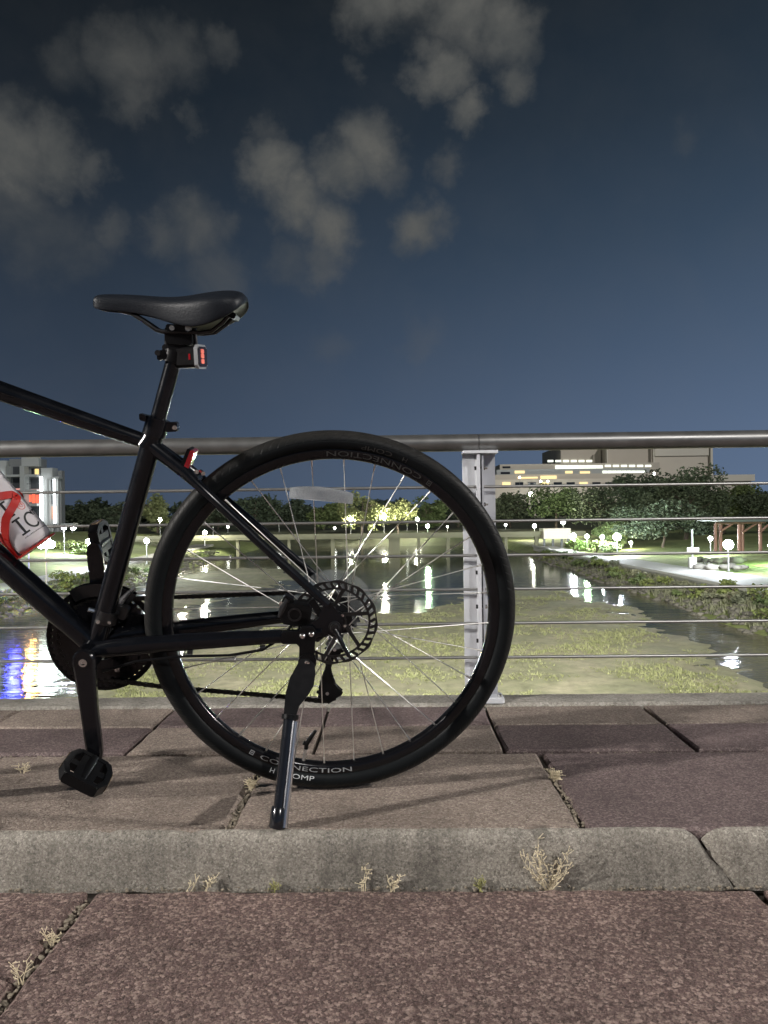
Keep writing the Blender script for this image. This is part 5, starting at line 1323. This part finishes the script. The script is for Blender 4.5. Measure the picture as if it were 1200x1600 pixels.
# ---- right promenade: sign post, stones, red shelter
p = on_z(1082, 887, -3.95)
sg = tag(empty('sign_post', (p.x, p.y, -3.98)), 'post with two small white signs beside the promenade', 'sign')
k = p.y / 1200
MB().tube([(0, 0, 0), (0, 0, 60 * k)], .09, 8).build('post', 'lamp_pole', sg, 50)
MB().box((-.27, -.17, 0), (.27, .2, 17 * k)).build('plinth', 'path_edge', sg)
for dx in (-.24, .24): MB().box((dx - .2, -.16, 25 * k), (dx + .2, -.11, 32 * k)).build('sign_panel', 'sign_white', sg)
rn = random.Random(51); c0 = on_z(1120, 884, -3.95)
for i in range(16):
    px = 1092 + 70 * (i % 8) / 7; py = 878 + 11 * (i // 8) + rn.uniform(-2, 2)
    q = on_z(px, py, -3.95); m = MB(); s = rn.uniform(.22, .45)
    m.ico((0, 0, s * .4), s, .16, 2, (1.35, .9, .75), rn)
    o = tag(m.build('boulder', 'riprap', None, 60), f'grey boulder by the brightest lamp, {NTH[i % 8]} from the sign post in the {"back" if i < 8 else "front"} row', 'boulder', 'boulders by the promenade'); o.location = (q.x, q.y, q.z)
sh = tag(empty('shelter', (*on_y(1155, 868, 70).xy, -3.2)), 'red-brown steel shelter with slanted struts behind the brightest lamp', 'shelter')
so = Vector((on_y(1155, 868, 70).x, 70, -3.2))
def shp(name, pts, r, mat='steel_red'): return shift(MB().tube(pts, r, 8), so).build(name, mat, sh, 50)
for px in (1118, 1126, 1155, 1160, 1188):
    a, b = on_y(px, 818, 70), on_y(px, 853, 70); shp('column', [(b.x, 70, -3.5), (a.x, 70, a.z)], .16)
for x0, y0, x1, y1 in ((1126, 830, 1150, 815), (1160, 832, 1185, 816), (1118, 818, 1196, 816), (1188, 832, 1200, 820)):
    a, b = on_y(x0, y0, 69.6), on_y(x1, y1, 69.6); shp('strut', [a, b], .10)
a, b = on_y(1112, 815, 70), on_y(1204, 813, 70)
shift(MB().box((a.x, 67.5, a.z), (b.x, 73.5, a.z + .28)), so).build('roof', 'bldg_dark', sh)

# ---- left: pale apartment building
def W(px, py, Y): return on_y(px, py, Y)
YL = 150.0
lb = tag(empty('apartment_building', (W(0, 830, YL).x, YL, -3.0)), 'pale modern apartment block with vertical light strips and red-lit windows', 'building')
lo_ = Vector(lb.location)
def lbx(name, px0, py0, px1, py1, y0, y1, mat, par=None):
    a, b = W(px0, py0, YL), W(px1, py1, YL)
    m = MB().box((min(a.x, b.x), YL + y0, min(a.z, b.z)), (max(a.x, b.x), YL + y1, max(a.z, b.z)))
    return shift(m, lo_).build(name, mat, lb if par is None else par)
lbx('wall', -170, 722, 11.5, 838, 0, 14, 'bldg_white'); lbx('wall', 12, 717, 62, 838, .6, 3.4, 'bldg_grey'); lbx('wall', 62.3, 731, 81.8, 838, .4, 2.8, 'bldg_white'); lbx('wall', 82.1, 744, 94, 838, .8, 2.4, 'bldg_grey')
lbx('penthouse', 35, 715, 62.2, 728.5, -.4, .598, 'bldg_white'); lbx('roof_box', 87, 735, 93, 743.9, 1, 2.3, 'bldg_grey')
for y in (743.5, 767, 789, 812): lbx('floor_slab', 12, y - 1.4, 62, y + 1.4, -1.2, .598, 'bldg_white')
lbx('floor_slab', 82.2, 745, 95, 748, -.8, .798, 'bldg_white')
for x0, x1 in ((36, 44.5), (12.5, 16)): lbx('column', x0, 728.6, x1, 838, -1.4, .55, 'bldg_white')
for x0, x1 in ((75, 80), (90.5, 93.8)): lbx('column', x0, 748.2, x1, 838, -.6, .39, 'bldg_white')
winds = [(18, 729, 34, 741, 'bldg_dark'), (18, 747, 34, 764, 'bldg_dark'), (46, 747, 60, 763, 'bldg_dark'), (47, 732, 51, 742, 'glass_dark'), (52.5, 732.5, 58.5, 742, 'win_amber'), (60, 732.5, 61.5, 742, 'bldg_dark'),
         (46, 764.5, 64, 766, 'win_pink'), (22, 763, 34, 766, 'win_pink'), (42.5, 773, 47, 784, 'win_red'), (48, 772, 53, 786, 'win_red'), (54, 773, 58, 786, 'win_red'), (59, 772, 63, 786, 'win_red'), (46, 792, 62, 808, 'bldg_dark'),
         (76, 791, 80, 810, 'win_orange'), (81, 791, 87, 812, 'win_orange'), (76, 750, 86, 770, 'bldg_dark'), (76, 774, 86, 788, 'bldg_dark'), (18, 770, 34, 786, 'bldg_dark'), (18, 792, 34, 810, 'win_warm'), (46, 814, 62, 832, 'bldg_dark'), (18, 814, 34, 834, 'bldg_dark'),
         (-20, 728, -4, 742, 'glass_dark'), (-20, 748, -4, 764, 'win_white'), (-50, 728, -30, 742, 'win_warm'), (-50, 748, -30, 764, 'glass_dark'), (-80, 728, -60, 742, 'glass_dark'), (-80, 770, -60, 786, 'win_warm'), (-20, 770, -4, 786, 'glass_dark')]
for (x0, y0, x1, y1, mt) in winds:
    f = lbx('window', x0, y0, x1, y1, -.06 if x0 < 12 else (.52 if x0 < 62 else (.33 if x1 < 82 else .30)), -.005 if x0 < 12 else (.595 if x0 < 62 else (.395 if x1 < 82 else .395)), mt)
for x0, y in ((18, 764), (46, 763), (18, 786), (46, 808)):
    lbx('balcony_rail', x0, y - 7, x0 + 16, y - 6.2, -1.15, -1.05, 'bldg_dark')
for x0, x1, y0 in ((65.2, 70.2, 745), (86.2, 90.2, 749), (1, 4.5, 738)):
    lbx('light_strip', x0, y0, x1, 818, -1.0, -.7, 'tube_white')
# low pavilion right of it
pv = tag(empty('pavilion', (*W(108, 815, 120).xy, -2.6)), 'small white flat-roofed pavilion right of the apartment block', 'pavilion')
MB().box((-.9, -1, 1.75), (1.0, 1, 1.95)).build('roof', 'bldg_white', pv)
for dx in (-.7, .8): MB().box((dx - .06, -.8, 0), (dx + .06, -.7, 1.749)).build('column', 'bldg_white', pv)

# ---- right: large beige building
YR = 260.0
rbld = tag(empty('office_building', (W(1000, 800, YR).x, YR, -2.0)), 'large beige windowless block with long lit lower storeys above the trees', 'building')
ro_ = Vector(rbld.location)
def rbx(name, px0, py0, px1, py1, y0, y1, mat):
    a, b = W(px0, py0, YR), W(px1, py1, YR)
    m = MB().box((min(a.x, b.x), YR + y0, min(a.z, b.z)), (max(a.x, b.x), YR + y1, max(a.z, b.z)))
    return shift(m, ro_).build(name, mat, rbld)
rbx('wall', 948, 690, 1020, 815, 0, 40, 'bldg_tan'); rbx('wall', 1020.4, 690, 1110, 815, -1, 40, 'bldg_beige'); rbx('wall', 882, 694, 947.6, 815, 6, 40, 'bldg_tan')
for x0, x1 in ((945, 947.8), (1017, 1020.2), (1106, 1110.5)): rbx('pilaster', x0, 690, x1, 780, -2.2, -1.02 if x0 > 1000 else -.02, 'bldg_beige_light')
rbx('parapet', 1021, 690, 1105.8, 712, -1.5, -1.02, 'bldg_beige_light')
rbx('wing', 776, 728, 1018, 736, -8, 5.9, 'bldg_tan'); rbx('wing', 770, 736.5, 1000, 744, -10, 5.5, 'bldg_white'); rbx('wing', 765, 744.5, 1010, 752, -12, 5.2, 'bldg_tan'); rbx('wing', 760, 752.5, 1010, 815, -14, 5, 'bldg_beige')
rbx('wing', 1098, 743, 1171, 752, -4, 18, 'bldg_beige_light'); rbx('wing', 1098, 752.5, 1168, 815, -3, 17, 'bldg_beige')
for i in range(6): rbx('window', 861 + 12.4 * i, 717, 870 + 12.4 * i, 720.2, 5.7, 5.95 + .04, 'win_white')
for i in range(8): rbx('window', 860 + 9 * i, 729.5, 868.6 + 9 * i, 735, -8.2, -8.01, 'win_white')
for i in range(6): rbx('window', 935 + 12.2 * i, 728.8, 944 + 12.2 * i, 731.6, -8.2, -8.01, 'win_white')
for i in range(9): rbx('window', 929 + 7.2 * i, 738, 935.6 + 7.2 * i, 743.5, -10.2, -10.01, 'win_white')
for x0, x1, y0, y1 in ((780, 792, 731, 733.5), (797, 812, 738, 742), (800, 830, 748, 750), (873, 884, 738.5, 742), (834, 858, 746, 750.5), (895, 910, 739, 742), (776, 790, 740, 743)):
    dd = -8.2 if y1 < 736 else (-10.2 if y1 < 744 else -12.2)
    rbx('window', x0, y0, x1, y1, dd, dd + .19, 'glass_dark' if x0 % 2 == 0 and x0 < 800 else 'win_warm')
for i in range(12): rbx('window', 776 + 19 * i, 756, 788 + 19 * i, 762, -14.2, -14.01, 'glass_dark' if i % 3 else 'win_warm')
